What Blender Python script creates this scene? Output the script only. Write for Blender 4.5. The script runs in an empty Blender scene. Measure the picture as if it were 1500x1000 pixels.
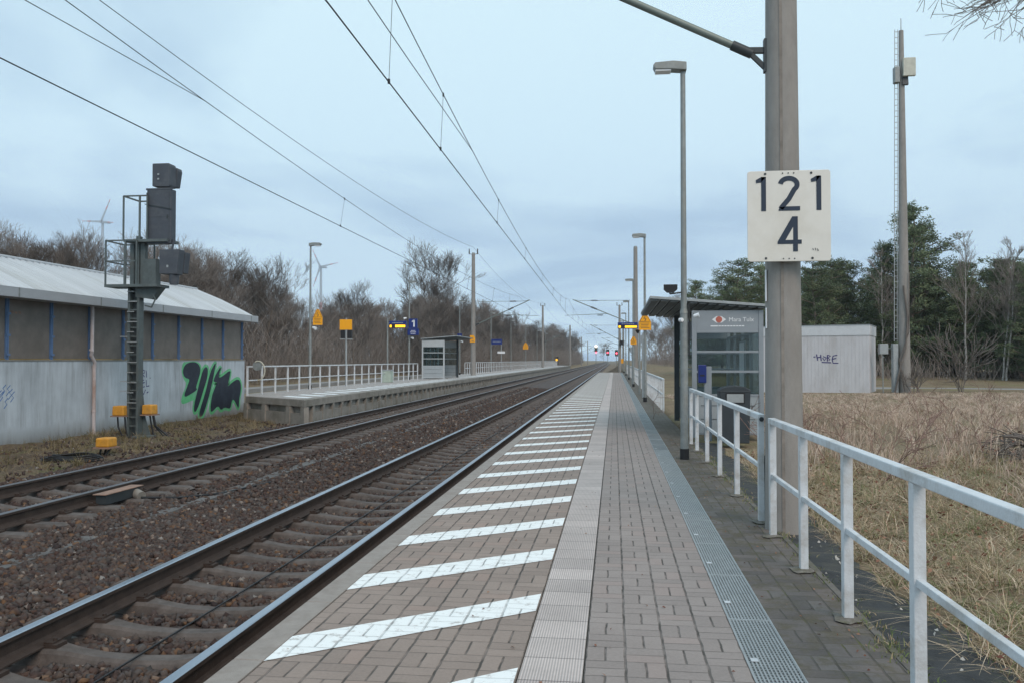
import bpy, bmesh, math, random
import numpy as np
from mathutils import Vector, Matrix
R = math.radians
HAZE = .00035
scene = bpy.context.scene
C = scene.collection

# ------------------------------------------------------------------ camera, sky, sun, exposure
cd = bpy.data.cameras.new("camera"); cam = bpy.data.objects.new("camera", cd); C.objects.link(cam)
cam.location = (0, 0, 1.5)
cam.rotation_euler = (R(90 + 1.263), 0, R(7.038))
cd.sensor_width = 36; cd.lens = 36 * 1215 / 1500
cd.clip_start = 0.05; cd.clip_end = 6000
scene.camera = cam

SUN_EL, SUN_AZ = 42, 150
w = bpy.data.worlds.new("World"); scene.world = w; w.use_nodes = True
nt = w.node_tree; nt.nodes.clear()
def N(t, **k):
    n = nt.nodes.new(t)
    for a, b in k.items(): setattr(n, a, b)
    return n
out = N('ShaderNodeOutputWorld'); bg = N('ShaderNodeBackground'); bg.inputs[1].default_value = 0.1
sky = N('ShaderNodeTexSky', sky_type='NISHITA', sun_disc=False, sun_elevation=R(SUN_EL), sun_rotation=R(SUN_AZ))
tc = N('ShaderNodeTexCoord'); sep = N('ShaderNodeSeparateXYZ'); nt.links.new(tc.outputs['Generated'], sep.inputs[0])
ramp = N('ShaderNodeValToRGB'); nt.links.new(sep.outputs[2], ramp.inputs[0])
e = ramp.color_ramp.elements
e[0].position = 0.0; e[0].color = (.680, .900, 1.10, 1)
e[1].position = 0.45; e[1].color = (.730, .955, 1.07, 1)
m_ = e.new(0.14); m_.color = (.680, .900, 1.09, 1)
m_ = e.new(0.26); m_.color = (.710, .940, 1.09, 1)
za = N('ShaderNodeMath', operation='ADD'); za.inputs[1].default_value = 0.12; nt.links.new(sep.outputs[2], za.inputs[0])
dv = N('ShaderNodeVectorMath', operation='DIVIDE'); cb = N('ShaderNodeCombineXYZ')
for i in range(3): nt.links.new(za.outputs[0], cb.inputs[i])
nt.links.new(tc.outputs['Generated'], dv.inputs[0]); nt.links.new(cb.outputs[0], dv.inputs[1])
mp = N('ShaderNodeMapping'); mp.inputs['Scale'].default_value = (0.8, 0.7, 1); nt.links.new(dv.outputs[0], mp.inputs[0])
nz = N('ShaderNodeTexNoise'); nz.inputs['Scale'].default_value = .9; nz.inputs['Detail'].default_value = 6; nz.inputs['Roughness'].default_value = .52; nz.inputs['Distortion'].default_value = .4
nt.links.new(mp.outputs[0], nz.inputs['Vector'])
cr = N('ShaderNodeValToRGB'); nt.links.new(nz.outputs[0], cr.inputs[0])
cr.color_ramp.elements[0].position = .38; cr.color_ramp.elements[0].color = (.73, .77, .845, 1)
cr.color_ramp.elements[1].position = .56; cr.color_ramp.elements[1].color = (1.07, 1.06, 1.04, 1)
mul = N('ShaderNodeMix', data_type='RGBA', blend_type='MULTIPLY'); mul.inputs[0].default_value = 1
nt.links.new(ramp.outputs[0], mul.inputs[6]); nt.links.new(cr.outputs[0], mul.inputs[7])
sc10 = N('ShaderNodeVectorMath', operation='SCALE'); sc10.inputs['Scale'].default_value = 10.0
nt.links.new(mul.outputs[2], sc10.inputs[0])
mx = N('ShaderNodeMix', data_type='RGBA'); mx.inputs[0].default_value = 0.93
nt.links.new(sky.outputs[0], mx.inputs[6]); nt.links.new(sc10.outputs[0], mx.inputs[7])
nt.links.new(mx.outputs[2], bg.inputs[0]); nt.links.new(bg.outputs[0], out.inputs[0])

sd = bpy.data.lights.new("sun", 'SUN'); so = bpy.data.objects.new("sun", sd); C.objects.link(so)
sd.energy = 1.45; sd.angle = R(32); sd.color = (1, .76, .61)
so.rotation_euler = (R(90 - SUN_EL), 0, R(180 - SUN_AZ))
scene.view_settings.view_transform = 'Standard'; scene.view_settings.look = 'None'
scene.view_settings.exposure = 0.0; scene.view_settings.gamma = 1
scene.cycles.max_bounces = 6; scene.cycles.transparent_max_bounces = 12

# ------------------------------------------------------------------ helpers
def tag(o, label=None, cat=None, group=None, kind=None):
    if label: o['label'] = label
    if cat: o['category'] = cat
    if group: o['group'] = group
    if kind: o['kind'] = kind
    return o
def empty(name, loc, label, cat, group=None, rz=0):
    o = bpy.data.objects.new(name, None); C.objects.link(o); o.location = loc; o.rotation_euler = (0, 0, rz)
    o.empty_display_size = .1
    return tag(o, label, cat, group)
def link_mesh(name, me, mat, parent=None):
    o = bpy.data.objects.new(name, me); C.objects.link(o)
    if mat is not None:
        for m in (mat if isinstance(mat, (list, tuple)) else [mat]): me.materials.append(m)
    if parent: o.parent = parent
    return o
def np_mesh(name, V, F, mat, parent=None, tone=None, smooth=False):
    """F: (M,k) index array, tone: per face float"""
    me = bpy.data.meshes.new(name); V = np.asarray(V, dtype=np.float32); F = np.asarray(F, dtype=np.int32)
    M, k = F.shape
    me.vertices.add(len(V)); me.vertices.foreach_set('co', V.ravel())
    me.loops.add(M * k); me.loops.foreach_set('vertex_index', F.ravel())
    me.polygons.add(M); me.polygons.foreach_set('loop_start', np.arange(0, M * k, k, dtype=np.int32))
    me.polygons.foreach_set('loop_total', np.full(M, k, dtype=np.int32))
    if smooth: me.polygons.foreach_set('use_smooth', np.ones(M, dtype=bool))
    me.update(calc_edges=True)
    if tone is not None:
        a = me.attributes.new('tone', 'FLOAT', 'FACE'); a.data.foreach_set('value', np.asarray(tone, dtype=np.float32))
    return link_mesh(name, me, mat, parent)
class G:
    def __init__(s): s.v = []; s.f = []; s.sm = []; s.mi = []
    def add(s, vs, fs, smooth=False, mi=0):
        b = len(s.v); s.v += [tuple(v) for v in vs]
        for f in fs: s.f.append(tuple(b + i for i in f)); s.sm.append(smooth); s.mi.append(mi)
        return s
    def box(s, x0, x1, y0, y1, z0, z1, mi=0):
        v = [(x, y, z) for z in (z0, z1) for y in (y0, y1) for x in (x0, x1)]
        return s.add(v, [(0, 2, 3, 1), (4, 5, 7, 6), (0, 1, 5, 4), (2, 6, 7, 3), (0, 4, 6, 2), (1, 3, 7, 5)], mi=mi)
    def cyl(s, p0, p1, r0, r1=None, n=12, caps=True, mi=0, smooth=True):
        if r1 is None: r1 = r0
        p0, p1 = Vector(p0), Vector(p1); d = (p1 - p0).normalized()
        a = d.orthogonal().normalized(); b = d.cross(a)
        vs = []
        for p, r in ((p0, r0), (p1, r1)):
            for i in range(n):
                t = 2 * math.pi * (i + .5) / n; vs.append(p + a * (r * math.cos(t)) + b * (r * math.sin(t)))
        s.add(vs, [(i, (i + 1) % n, n + (i + 1) % n, n + i) for i in range(n)], smooth, mi)
        if caps:
            s.add(vs[:n], [tuple(reversed(range(n)))], False, mi); s.add(vs[n:], [tuple(range(n))], False, mi)
        return s
    def tube(s, pts, r, n=8, mi=0):
        for a, b in zip(pts, pts[1:]): s.cyl(a, b, r, r, n, True, mi)
        return s
    def bar(s, p0, p1, w, h, mi=0):
        """rectangular bar from p0 to p1"""
        p0, p1 = Vector(p0), Vector(p1); d = (p1 - p0).normalized()
        up = Vector((0, 0, 1)) if abs(d.z) < .95 else Vector((0, 1, 0))
        a = d.cross(up).normalized() * (w / 2); b = a.cross(d).normalized() * (h / 2)
        vs = [p + x * a + y * b for p in (p0, p1) for x, y in ((-1, -1), (1, -1), (1, 1), (-1, 1))]
        return s.add(vs, [(3, 2, 1, 0), (4, 5, 6, 7), (0, 1, 5, 4), (1, 2, 6, 5), (2, 3, 7, 6), (3, 0, 4, 7)], mi=mi)
    def prism(s, poly, axis, a, b, mi=0):
        """poly of 2D points extruded along axis ('x': (y,z); 'y': (x,z); 'z': (x,y)) from a to b"""
        def m(p, t): return (t, p[0], p[1]) if axis == 'x' else ((p[0], t, p[1]) if axis == 'y' else (p[0], p[1], t))
        n = len(poly); vs = [m(p, a) for p in poly] + [m(p, b) for p in poly]
        return s.add(vs, [tuple(range(n)), tuple(range(2 * n - 1, n - 1, -1))] + [(i, n + i, n + (i + 1) % n, (i + 1) % n) for i in range(n)], mi=mi)
    def ribbon(s, pts, wd, fn, mi=0):
        """flat stroke in 2D, fn maps (u,v) to 3D"""
        P = [Vector((p[0], p[1])) for p in pts]; L = []
        for i, p in enumerate(P):
            t = (P[min(i + 1, len(P) - 1)] - P[max(i - 1, 0)]).normalized(); n_ = Vector((-t.y, t.x)) * wd / 2
            L.append((p + n_, p - n_))
        for (a, b), (c, d) in zip(L, L[1:]): s.add([fn(*a), fn(*b), fn(*d), fn(*c)], [(0, 1, 2, 3)], mi=mi)
        return s
    def poly(s, pts, fn, mi=0): return s.add([fn(*p) for p in pts], [tuple(range(len(pts)))], mi=mi)
    def build(s, name, mat, parent=None, bevel=0, tri=False):
        me = bpy.data.meshes.new(name); me.from_pydata(s.v, [], s.f)
        me.polygons.foreach_set('use_smooth', s.sm); me.polygons.foreach_set('material_index', s.mi)
        bm = bmesh.new(); bm.from_mesh(me)
        if tri: bmesh.ops.triangulate(bm, faces=[f for f in bm.faces if len(f.verts) > 4])
        bm.to_mesh(me); bm.free(); me.update()
        o = link_mesh(name, me, mat, parent)
        if bevel:
            b = o.modifiers.new('bevel', 'BEVEL'); b.width = bevel; b.segments = 2; b.limit_method = 'ANGLE'
        return o
def text_mesh(name, body, size, mat, M, parent=None, extrude=.0015, align='CENTER'):
    cu = bpy.data.curves.new(name, 'FONT'); cu.body = body; cu.size = size; cu.extrude = extrude; cu.align_x = align; cu.align_y = 'CENTER'
    t = bpy.data.objects.new(name + '_tmp', cu); C.objects.link(t)
    bpy.context.view_layer.update()
    me = bpy.data.meshes.new_from_object(t); bpy.data.objects.remove(t)
    me.transform(M); me.name = name; me.materials.clear()
    return link_mesh(name, me, mat, parent)
def copy_tree(o, parent=None):
    c = o.copy(); C.objects.link(c)
    if parent: c.parent = parent
    for ch in o.children: copy_tree(ch, c)
    return c

# ---- materials
def newmat(name):
    m = bpy.data.materials.new(name); m.use_nodes = True; return m, m.node_tree, m.node_tree.nodes['Principled BSDF']
def mat(name, col, rough=.7, metal=0, var=.15, scale=6, bump=.0, bscale=40, stretch=None, dirt=None, dirt_amt=.4, spec=.4):
    m, t, b = newmat(name); L = t.links.new
    b.inputs['Roughness'].default_value = rough; b.inputs['Metallic'].default_value = metal
    b.inputs['Specular IOR Level'].default_value = spec
    g = t.nodes.new('ShaderNodeNewGeometry'); v = g.outputs['Position']
    if stretch:
        mpp = t.nodes.new('ShaderNodeMapping'); mpp.inputs['Scale'].default_value = stretch; L(v, mpp.inputs[0]); v = mpp.outputs[0]
    n = t.nodes.new('ShaderNodeTexNoise'); n.inputs['Scale'].default_value = scale; n.inputs['Detail'].default_value = 6; n.inputs['Roughness'].default_value = .65
    L(v, n.inputs['Vector'])
    r = t.nodes.new('ShaderNodeMapRange'); r.inputs['From Min'].default_value = .3; r.inputs['From Max'].default_value = .7
    r.inputs['To Min'].default_value = 1 - var; r.inputs['To Max'].default_value = 1 + var; L(n.outputs[0], r.inputs[0])
    c = t.nodes.new('ShaderNodeVectorMath'); c.operation = 'SCALE'; c.inputs[0].default_value = col[:3]; L(r.outputs[0], c.inputs['Scale'])
    res = c.outputs[0]
    if dirt:
        n2 = t.nodes.new('ShaderNodeTexNoise'); n2.inputs['Scale'].default_value = scale * .45; n2.inputs['Detail'].default_value = 8; n2.inputs['Roughness'].default_value = .7
        L(v, n2.inputs['Vector'])
        r2 = t.nodes.new('ShaderNodeMapRange'); r2.inputs['From Min'].default_value = .48; r2.inputs['From Max'].default_value = .68; r2.inputs['To Max'].default_value = dirt_amt; L(n2.outputs[0], r2.inputs[0])
        mm = t.nodes.new('ShaderNodeMix'); mm.data_type = 'RGBA'; L(r2.outputs[0], mm.inputs[0]); L(res, mm.inputs[6]); mm.inputs[7].default_value = (*dirt, 1); res = mm.outputs[2]
    L(res, b.inputs['Base Color'])
    if bump:
        n3 = t.nodes.new('ShaderNodeTexNoise'); n3.inputs['Scale'].default_value = bscale; n3.inputs['Detail'].default_value = 4; L(g.outputs['Position'], n3.inputs['Vector'])
        bp = t.nodes.new('ShaderNodeBump'); bp.inputs['Strength'].default_value = bump; bp.inputs['Distance'].default_value = .01; L(n3.outputs[0], bp.inputs['Height']); L(bp.outputs[0], b.inputs['Normal'])
    return m
def tonemat(name, stops, rough=.85, attr='tone', inst=False, spec=.25, trans=0):
    m, t, b = newmat(name); L = t.links.new
    b.inputs['Roughness'].default_value = rough; b.inputs['Specular IOR Level'].default_value = spec
    r = t.nodes.new('ShaderNodeValToRGB'); els = r.color_ramp.elements
    els[0].position = stops[0][0]; els[0].color = (*stops[0][1], 1); els[1].position = stops[-1][0]; els[1].color = (*stops[-1][1], 1)
    for p, c in stops[1:-1]: els.new(p).color = (*c, 1)
    a = t.nodes.new('ShaderNodeAttribute'); a.attribute_name = attr; L(a.outputs['Fac'], r.inputs[0])
    res = r.outputs[0]
    if inst:
        o = t.nodes.new('ShaderNodeObjectInfo'); mr = t.nodes.new('ShaderNodeMapRange'); mr.inputs['To Min'].default_value = .7; mr.inputs['To Max'].default_value = 1.3
        L(o.outputs['Random'], mr.inputs[0]); s_ = t.nodes.new('ShaderNodeVectorMath'); s_.operation = 'SCALE'; L(res, s_.inputs[0]); L(mr.outputs[0], s_.inputs['Scale']); res = s_.outputs[0]
    L(res, b.inputs['Base Color'])
    return m
def emis(name, col, st):
    m, t, b = newmat(name); b.inputs['Base Color'].default_value = (*col, 1); b.inputs['Emission Color'].default_value = (*col, 1); b.inputs['Emission Strength'].default_value = st; return m

def paver_nodes(t, x0, y0, cell=.2):
    """basket weave paving: returns (block random 0..1, joint mask 0..1, position)"""
    L = t.links.new; nn = t.nodes.new
    def M(op, a, b=None, c=None):
        n = nn('ShaderNodeMath'); n.operation = op
        for i, x in enumerate((a, b, c)):
            if x is None: continue
            if isinstance(x, (int, float)): n.inputs[i].default_value = x
            else: L(x, n.inputs[i])
        return n.outputs[0]
    g = nn('ShaderNodeNewGeometry'); pos = g.outputs['Position']
    wn = nn('ShaderNodeTexNoise'); wn.inputs['Scale'].default_value = 9; L(pos, wn.inputs['Vector'])
    wob = M('MULTIPLY', M('SUBTRACT', wn.outputs[0], .5), .014)
    s = nn('ShaderNodeSeparateXYZ'); L(pos, s.inputs[0])
    x = M('DIVIDE', M('ADD', M('SUBTRACT', s.outputs[0], x0), wob), cell); y = M('DIVIDE', M('ADD', M('SUBTRACT', s.outputs[1], y0), wob), cell)
    cx, cy = M('FLOOR', x), M('FLOOR', y); u, v = M('SUBTRACT', x, cx), M('SUBTRACT', y, cy)
    par = M('MODULO', M('ADD', M('ADD', cx, cy), 4000), 2); par = M('GREATER_THAN', par, .5)
    a = M('ADD', M('MULTIPLY', par, u), M('MULTIPLY', M('SUBTRACT', 1, par), v))
    h = M('FLOOR', M('MULTIPLY', a, 2))
    du = M('MINIMUM', u, M('SUBTRACT', 1, u)); dv_ = M('MINIMUM', v, M('SUBTRACT', 1, v)); dm = M('ABSOLUTE', M('SUBTRACT', a, .5))
    cmb = nn('ShaderNodeCombineXYZ'); L(cx, cmb.inputs[0]); L(cy, cmb.inputs[1]); L(h, cmb.inputs[2])
    w_ = nn('ShaderNodeTexWhiteNoise'); L(cmb.outputs[0], w_.inputs['Vector'])
    # joints running along the platform are wide and dark, the ones across are tight
    dl = M('MINIMUM', M('SUBTRACT', du, .006), M('ADD', dm, M('MULTIPLY', M('SUBTRACT', 1, par), 9)))
    dc = M('MINIMUM', dv_, M('ADD', dm, M('MULTIPLY', par, 9)))
    mr = nn('ShaderNodeMapRange'); mr.inputs['From Min'].default_value = .014; mr.inputs['From Max'].default_value = .036; mr.inputs['To Min'].default_value = 1; mr.inputs['To Max'].default_value = 0
    L(dl, mr.inputs[0])
    m2_ = nn('ShaderNodeMapRange'); m2_.inputs['From Min'].default_value = .010; m2_.inputs['From Max'].default_value = .030; m2_.inputs['To Min'].default_value = .65; m2_.inputs['To Max'].default_value = 0
    L(dc, m2_.inputs[0])
    return w_.outputs['Value'], M('MAXIMUM', mr.outputs[0], m2_.outputs[0]), pos, M
def paving_mat(name, col, x0, joint=(.078, .069, .060), var=.08, moss=0, dark=0, paint=None, soil=0):
    m, t, b = newmat(name); L = t.links.new; nn = t.nodes.new
    b.inputs['Roughness'].default_value = .8; b.inputs['Specular IOR Level'].default_value = .25
    rnd, jm, pos, M = paver_nodes(t, x0, 0)
    n = nn('ShaderNodeTexNoise'); n.inputs['Scale'].default_value = 55; n.inputs['Detail'].default_value = 5; L(pos, n.inputs['Vector'])
    n2 = nn('ShaderNodeTexNoise'); n2.inputs['Scale'].default_value = 1.3; n2.inputs['Detail'].default_value = 8; n2.inputs['Roughness'].default_value = .7; L(pos, n2.inputs['Vector'])
    k = M('ADD', M('MULTIPLY', M('SUBTRACT', rnd, .5), var * 2), M('ADD', M('MULTIPLY', M('SUBTRACT', n.outputs[0], .5), .35), M('MULTIPLY', M('SUBTRACT', n2.outputs[0], .5), .55 + dark)))
    k = M('ADD', k, 1)
    sc_ = nn('ShaderNodeVectorMath'); sc_.operation = 'SCALE'; sc_.inputs[0].default_value = col; L(k, sc_.inputs['Scale'])
    hue = nn('ShaderNodeMix'); hue.data_type = 'RGBA'; L(M('MULTIPLY', M('GREATER_THAN', rnd, .9), .15), hue.inputs[0]); L(sc_.outputs[0], hue.inputs[6]); hue.inputs[7].default_value = (col[0] * 1.15, col[1] * .85, col[2] * .78, 1)
    jc = nn('ShaderNodeMix'); jc.data_type = 'RGBA'; jc.inputs[6].default_value = (*joint, 1); jc.inputs[7].default_value = (.10, .10, .03, 1)
    n4 = nn('ShaderNodeTexNoise'); n4.inputs['Scale'].default_value = 4; n4.inputs['Detail'].default_value = 3; L(pos, n4.inputs['Vector'])
    mr = nn('ShaderNodeMapRange'); mr.inputs['From Min'].default_value = .52; mr.inputs['From Max'].default_value = .62; mr.inputs['To Max'].default_value = moss; L(n4.outputs[0], mr.inputs[0]); L(mr.outputs[0], jc.inputs[0])
    # joints are more or less filled
    n5 = nn('ShaderNodeTexNoise'); n5.inputs['Scale'].default_value = 7; n5.inputs['Detail'].default_value = 4; L(pos, n5.inputs['Vector'])
    fill = nn('ShaderNodeMapRange'); fill.inputs['From Min'].default_value = .35; fill.inputs['From Max'].default_value = .6; fill.inputs['To Min'].default_value = .35; fill.inputs['To Max'].default_value = 1; L(n5.outputs[0], fill.inputs[0])
    mx_ = nn('ShaderNodeMix'); mx_.data_type = 'RGBA'; L(M('MULTIPLY', jm, fill.outputs[0]), mx_.inputs[0]); L(jc.outputs[2], mx_.inputs[7])
    if paint:
        n6 = nn('ShaderNodeTexNoise'); n6.inputs['Scale'].default_value = 14; n6.inputs['Detail'].default_value = 8; n6.inputs['Roughness'].default_value = .75; L(pos, n6.inputs['Vector'])
        pm = nn('ShaderNodeMapRange'); pm.inputs['From Min'].default_value = .54; pm.inputs['From Max'].default_value = .68; pm.inputs['To Max'].default_value = .7; L(n6.outputs[0], pm.inputs[0])
        pp = nn('ShaderNodeMix'); pp.data_type = 'RGBA'; L(pm.outputs[0], pp.inputs[0]); pp.inputs[6].default_value = (*paint, 1); L(hue.outputs[2], pp.inputs[7])
        L(pp.outputs[2], mx_.inputs[6]); jf = M('MULTIPLY', M('MULTIPLY', jm, fill.outputs[0]), .62); L(jf, mx_.inputs[0])
    else: L(hue.outputs[2], mx_.inputs[6])
    fin = mx_.outputs[2]
    if soil:
        n7 = nn('ShaderNodeTexNoise'); n7.inputs['Scale'].default_value = 5.5; n7.inputs['Detail'].default_value = 9; n7.inputs['Roughness'].default_value = .75; L(pos, n7.inputs['Vector'])
        sy_ = nn('ShaderNodeSeparateXYZ'); L(pos, sy_.inputs[0]); far_ = nn('ShaderNodeMapRange'); far_.inputs['From Min'].default_value = 5; far_.inputs['From Max'].default_value = 12; far_.inputs['To Min'].default_value = .02; far_.inputs['To Max'].default_value = .07; L(sy_.outputs[1], far_.inputs[0])
        s1_ = nn('ShaderNodeMapRange'); s1_.inputs['From Min'].default_value = .49; s1_.inputs['From Max'].default_value = .62; s1_.inputs['To Max'].default_value = soil; L(M('ADD', n7.outputs[0], far_.outputs[0]), s1_.inputs[0])
        sc3 = nn('ShaderNodeMix'); sc3.data_type = 'RGBA'; L(n.outputs[0], sc3.inputs[0]); sc3.inputs[6].default_value = (.060, .048, .036, 1); sc3.inputs[7].default_value = (.15, .13, .075, 1)
        so_ = nn('ShaderNodeMix'); so_.data_type = 'RGBA'; L(s1_.outputs[0], so_.inputs[0]); L(fin, so_.inputs[6]); L(sc3.outputs[2], so_.inputs[7]); fin = so_.outputs[2]
    L(fin, b.inputs['Base Color'])
    bp = nn('ShaderNodeBump'); bp.inputs['Strength'].default_value = .7; bp.inputs['Distance'].default_value = .006
    L(M('ADD', M('MULTIPLY', jm, -1), M('MULTIPLY', n.outputs[0], .25)), bp.inputs['Height']); L(bp.outputs[0], b.inputs['Normal'])
    return m

M_ = {}
M_['white'] = mat('painted_steel', (.63, .66, .68), .5, var=.06, scale=8, bump=.25, bscale=60, dirt=(.30, .25, .19), dirt_amt=.6)
M_['galv'] = mat('galvanised', (.27, .29, .285), .55, .35, var=.18, scale=9, dirt=(.30, .28, .22), dirt_amt=.4)
M_['galvlight'] = mat('galvanised_light', (.36, .385, .39), .5, .3, var=.12, scale=9)
M_['mast'] = mat('mast_concrete', (.29, .275, .255), .85, var=.12, scale=9, stretch=(1, 1, .4), bump=.3, bscale=90, dirt=(.225, .208, .192), dirt_amt=.45)
M_['seam'] = mat('mast_seam', (.24, .215, .19), .9, var=.25, scale=9)
M_['black'] = mat('black_plastic', (.018, .018, .02), .5, var=.1)
M_['dark'] = mat('dark_grey', (.055, .060, .068), .6, var=.15)
M_['sigdark'] = mat('signal_dark_grey', (.062, .072, .088), .6, var=.12, scale=4, dirt=(.16, .16, .16), dirt_amt=.3)
M_['siggrey'] = mat('signal_grey', (.105, .13, .132), .6, .1, var=.2, scale=6, dirt=(.11, .10, .08), dirt_amt=.5)
M_['yellow'] = mat('yellow_plastic', (.64, .30, .035), .5, var=.18, scale=8, dirt=(.42, .24, .08), dirt_amt=.5)
M_['signy'] = mat('sign_yellow', (.92, .40, .008), .5, var=.03)
M_['signback'] = mat('sign_cream', (.74, .72, .66), .35, var=.05, scale=2.5, dirt=(.52, .47, .36), dirt_amt=.4, spec=.5)
M_['ink'] = mat('ink', (.020, .034, .060), .4, var=.05)
M_['navy'] = mat('navy', (.012, .028, .17), .35, var=.05)
M_['signwhite'] = mat('sign_white', (.8, .82, .84), .4, var=.03)
M_['bluepost'] = mat('blue_paint', (.12, .21, .38), .45, var=.12, scale=6, dirt=(.12, .12, .11), dirt_amt=.3)
M_['shelter'] = mat('shelter_grey', (.29, .32, .345), .4, .1, var=.06, scale=4)
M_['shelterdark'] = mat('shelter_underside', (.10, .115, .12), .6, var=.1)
M_['steeldark'] = mat('dark_steel', (.05, .06, .065), .5, .2, var=.1)
M_['pipe'] = mat('downpipe', (.55, .50, .50), .5, var=.12, scale=4, stretch=(1, 1, .5), dirt=(.33, .17, .10), dirt_amt=.7)
M_['asphalt'] = mat('asphalt', (.040, .042, .044), .85, var=.35, scale=9, bump=.6, bscale=90, dirt=(.10, .095, .07), dirt_amt=.6)
M_['kerb'] = mat('edge_slab', (.32, .285, .255), .85, var=.12, scale=10, bump=.5, bscale=160, dirt=(.24, .20, .17), dirt_amt=.6)
M_['concrete'] = mat('concrete', (.27, .25, .22), .85, var=.18, scale=3, bump=.4, bscale=50, dirt=(.13, .12, .09), dirt_amt=.7)
M_['sleeper'] = mat('sleeper_concrete', (.118, .100, .090), .9, var=.3, scale=9, bump=.35, bscale=90, dirt=(.065, .052, .045), dirt_amt=.7)
M_['rust'] = mat('rail_rust', (.060, .042, .034), .75, .2, var=.25, scale=8, bump=.3, bscale=80)
M_['railtop'] = mat('rail_top', (.42, .45, .50), .30, 1.0, var=.04, scale=2, stretch=(1, .3, 1))
M_['railtop2'] = mat('rail_top_dull', (.21, .20, .21), .38, .8, var=.25, scale=2, stretch=(8, .3, 1))
M_['rustplate'] = mat('rusty_plate', (.30, .19, .14), .8, var=.2, scale=12, dirt=(.15, .12, .10), dirt_amt=.7)
M_['wire'] = mat('wire', (.035, .036, .038), .6, .3, var=.1)
M_['insul'] = mat('insulator', (.045, .035, .03), .35, var=.1)
M_['tubegreen'] = mat('cantilever_tube', (.20, .235, .215), .5, .4, var=.1)
M_['roofmetal'] = mat('roof_sheet', (.58, .61, .63), .45, .2, var=.14, scale=1.6, stretch=(.08, 1, .08), dirt=(.34, .34, .29), dirt_amt=.55)
M_['fascia'] = mat('roof_fascia', (.40, .42, .44), .5, .1, var=.06, scale=2)
M_['litter'] = mat('leaf_litter', (.16, .115, .075), .95, var=.35, scale=.9, bump=.6, bscale=8, dirt=(.20, .17, .10), dirt_amt=.7)
M_['road'] = mat('pale_gravel', (.27, .265, .26), .9, var=.1, scale=2, dirt=(.24, .22, .17), dirt_amt=.5)
M_['bin'] = mat('bin_plastic', (.040, .050, .058), .55, var=.12, bump=.2, bscale=120)
M_['purple'] = mat('spray_purple', (.05, .04, .16), .6, var=.1)
M_['spblue'] = mat('spray_blue', (.06, .17, .42), .6, var=.1)
M_['spblack'] = mat('spray_black', (.020, .026, .042), .55, var=.25, scale=5, dirt=(.05, .065, .09), dirt_amt=.6)
M_['spgreen'] = mat('spray_green', (.13, .50, .22), .6, var=.18, scale=6, dirt=(.30, .46, .42), dirt_amt=.5)
M_['bark'] = mat('bark', (.18, .15, .12), .95, var=.3, scale=5, bump=.4, bscale=25)
M_['birch'] = mat('birch_bark', (.42, .40, .37), .85, var=.25, scale=4, stretch=(1, 1, 2.5), dirt=(.10, .09, .08), dirt_amt=.7)
M_['twig'] = mat('twig', (.26, .225, .20), .95, var=.25, scale=1.5)
M_['twigdark'] = mat('twig_dark', (.155, .135, .12), .95, var=.25, scale=1.5)
M_['cabin'] = mat('cabin_wall', (.585, .58, .595), .75, var=.07, scale=4, stretch=(1, 1, .3), dirt=(.42, .39, .37), dirt_amt=.5)
M_['turb'] = mat('turbine_white', (.42, .48, .54), .5, var=.02)
M_['turbred'] = mat('turbine_red', (.62, .30, .32), .5, var=.02)
M_['led'] = emis('led_amber', (1.0, .52, .02), 1.6)
M_['red'] = emis('red_lamp', (1.0, .05, .08), 9)
M_['wlamp'] = emis('white_lamp', (1.0, .88, .66), 14)
M_['screen'] = mat('dirty_screen', (.19, .165, .145), .32, var=.22, scale=2.2, dirt=(.13, .115, .10), dirt_amt=.5, spec=.5)

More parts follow.
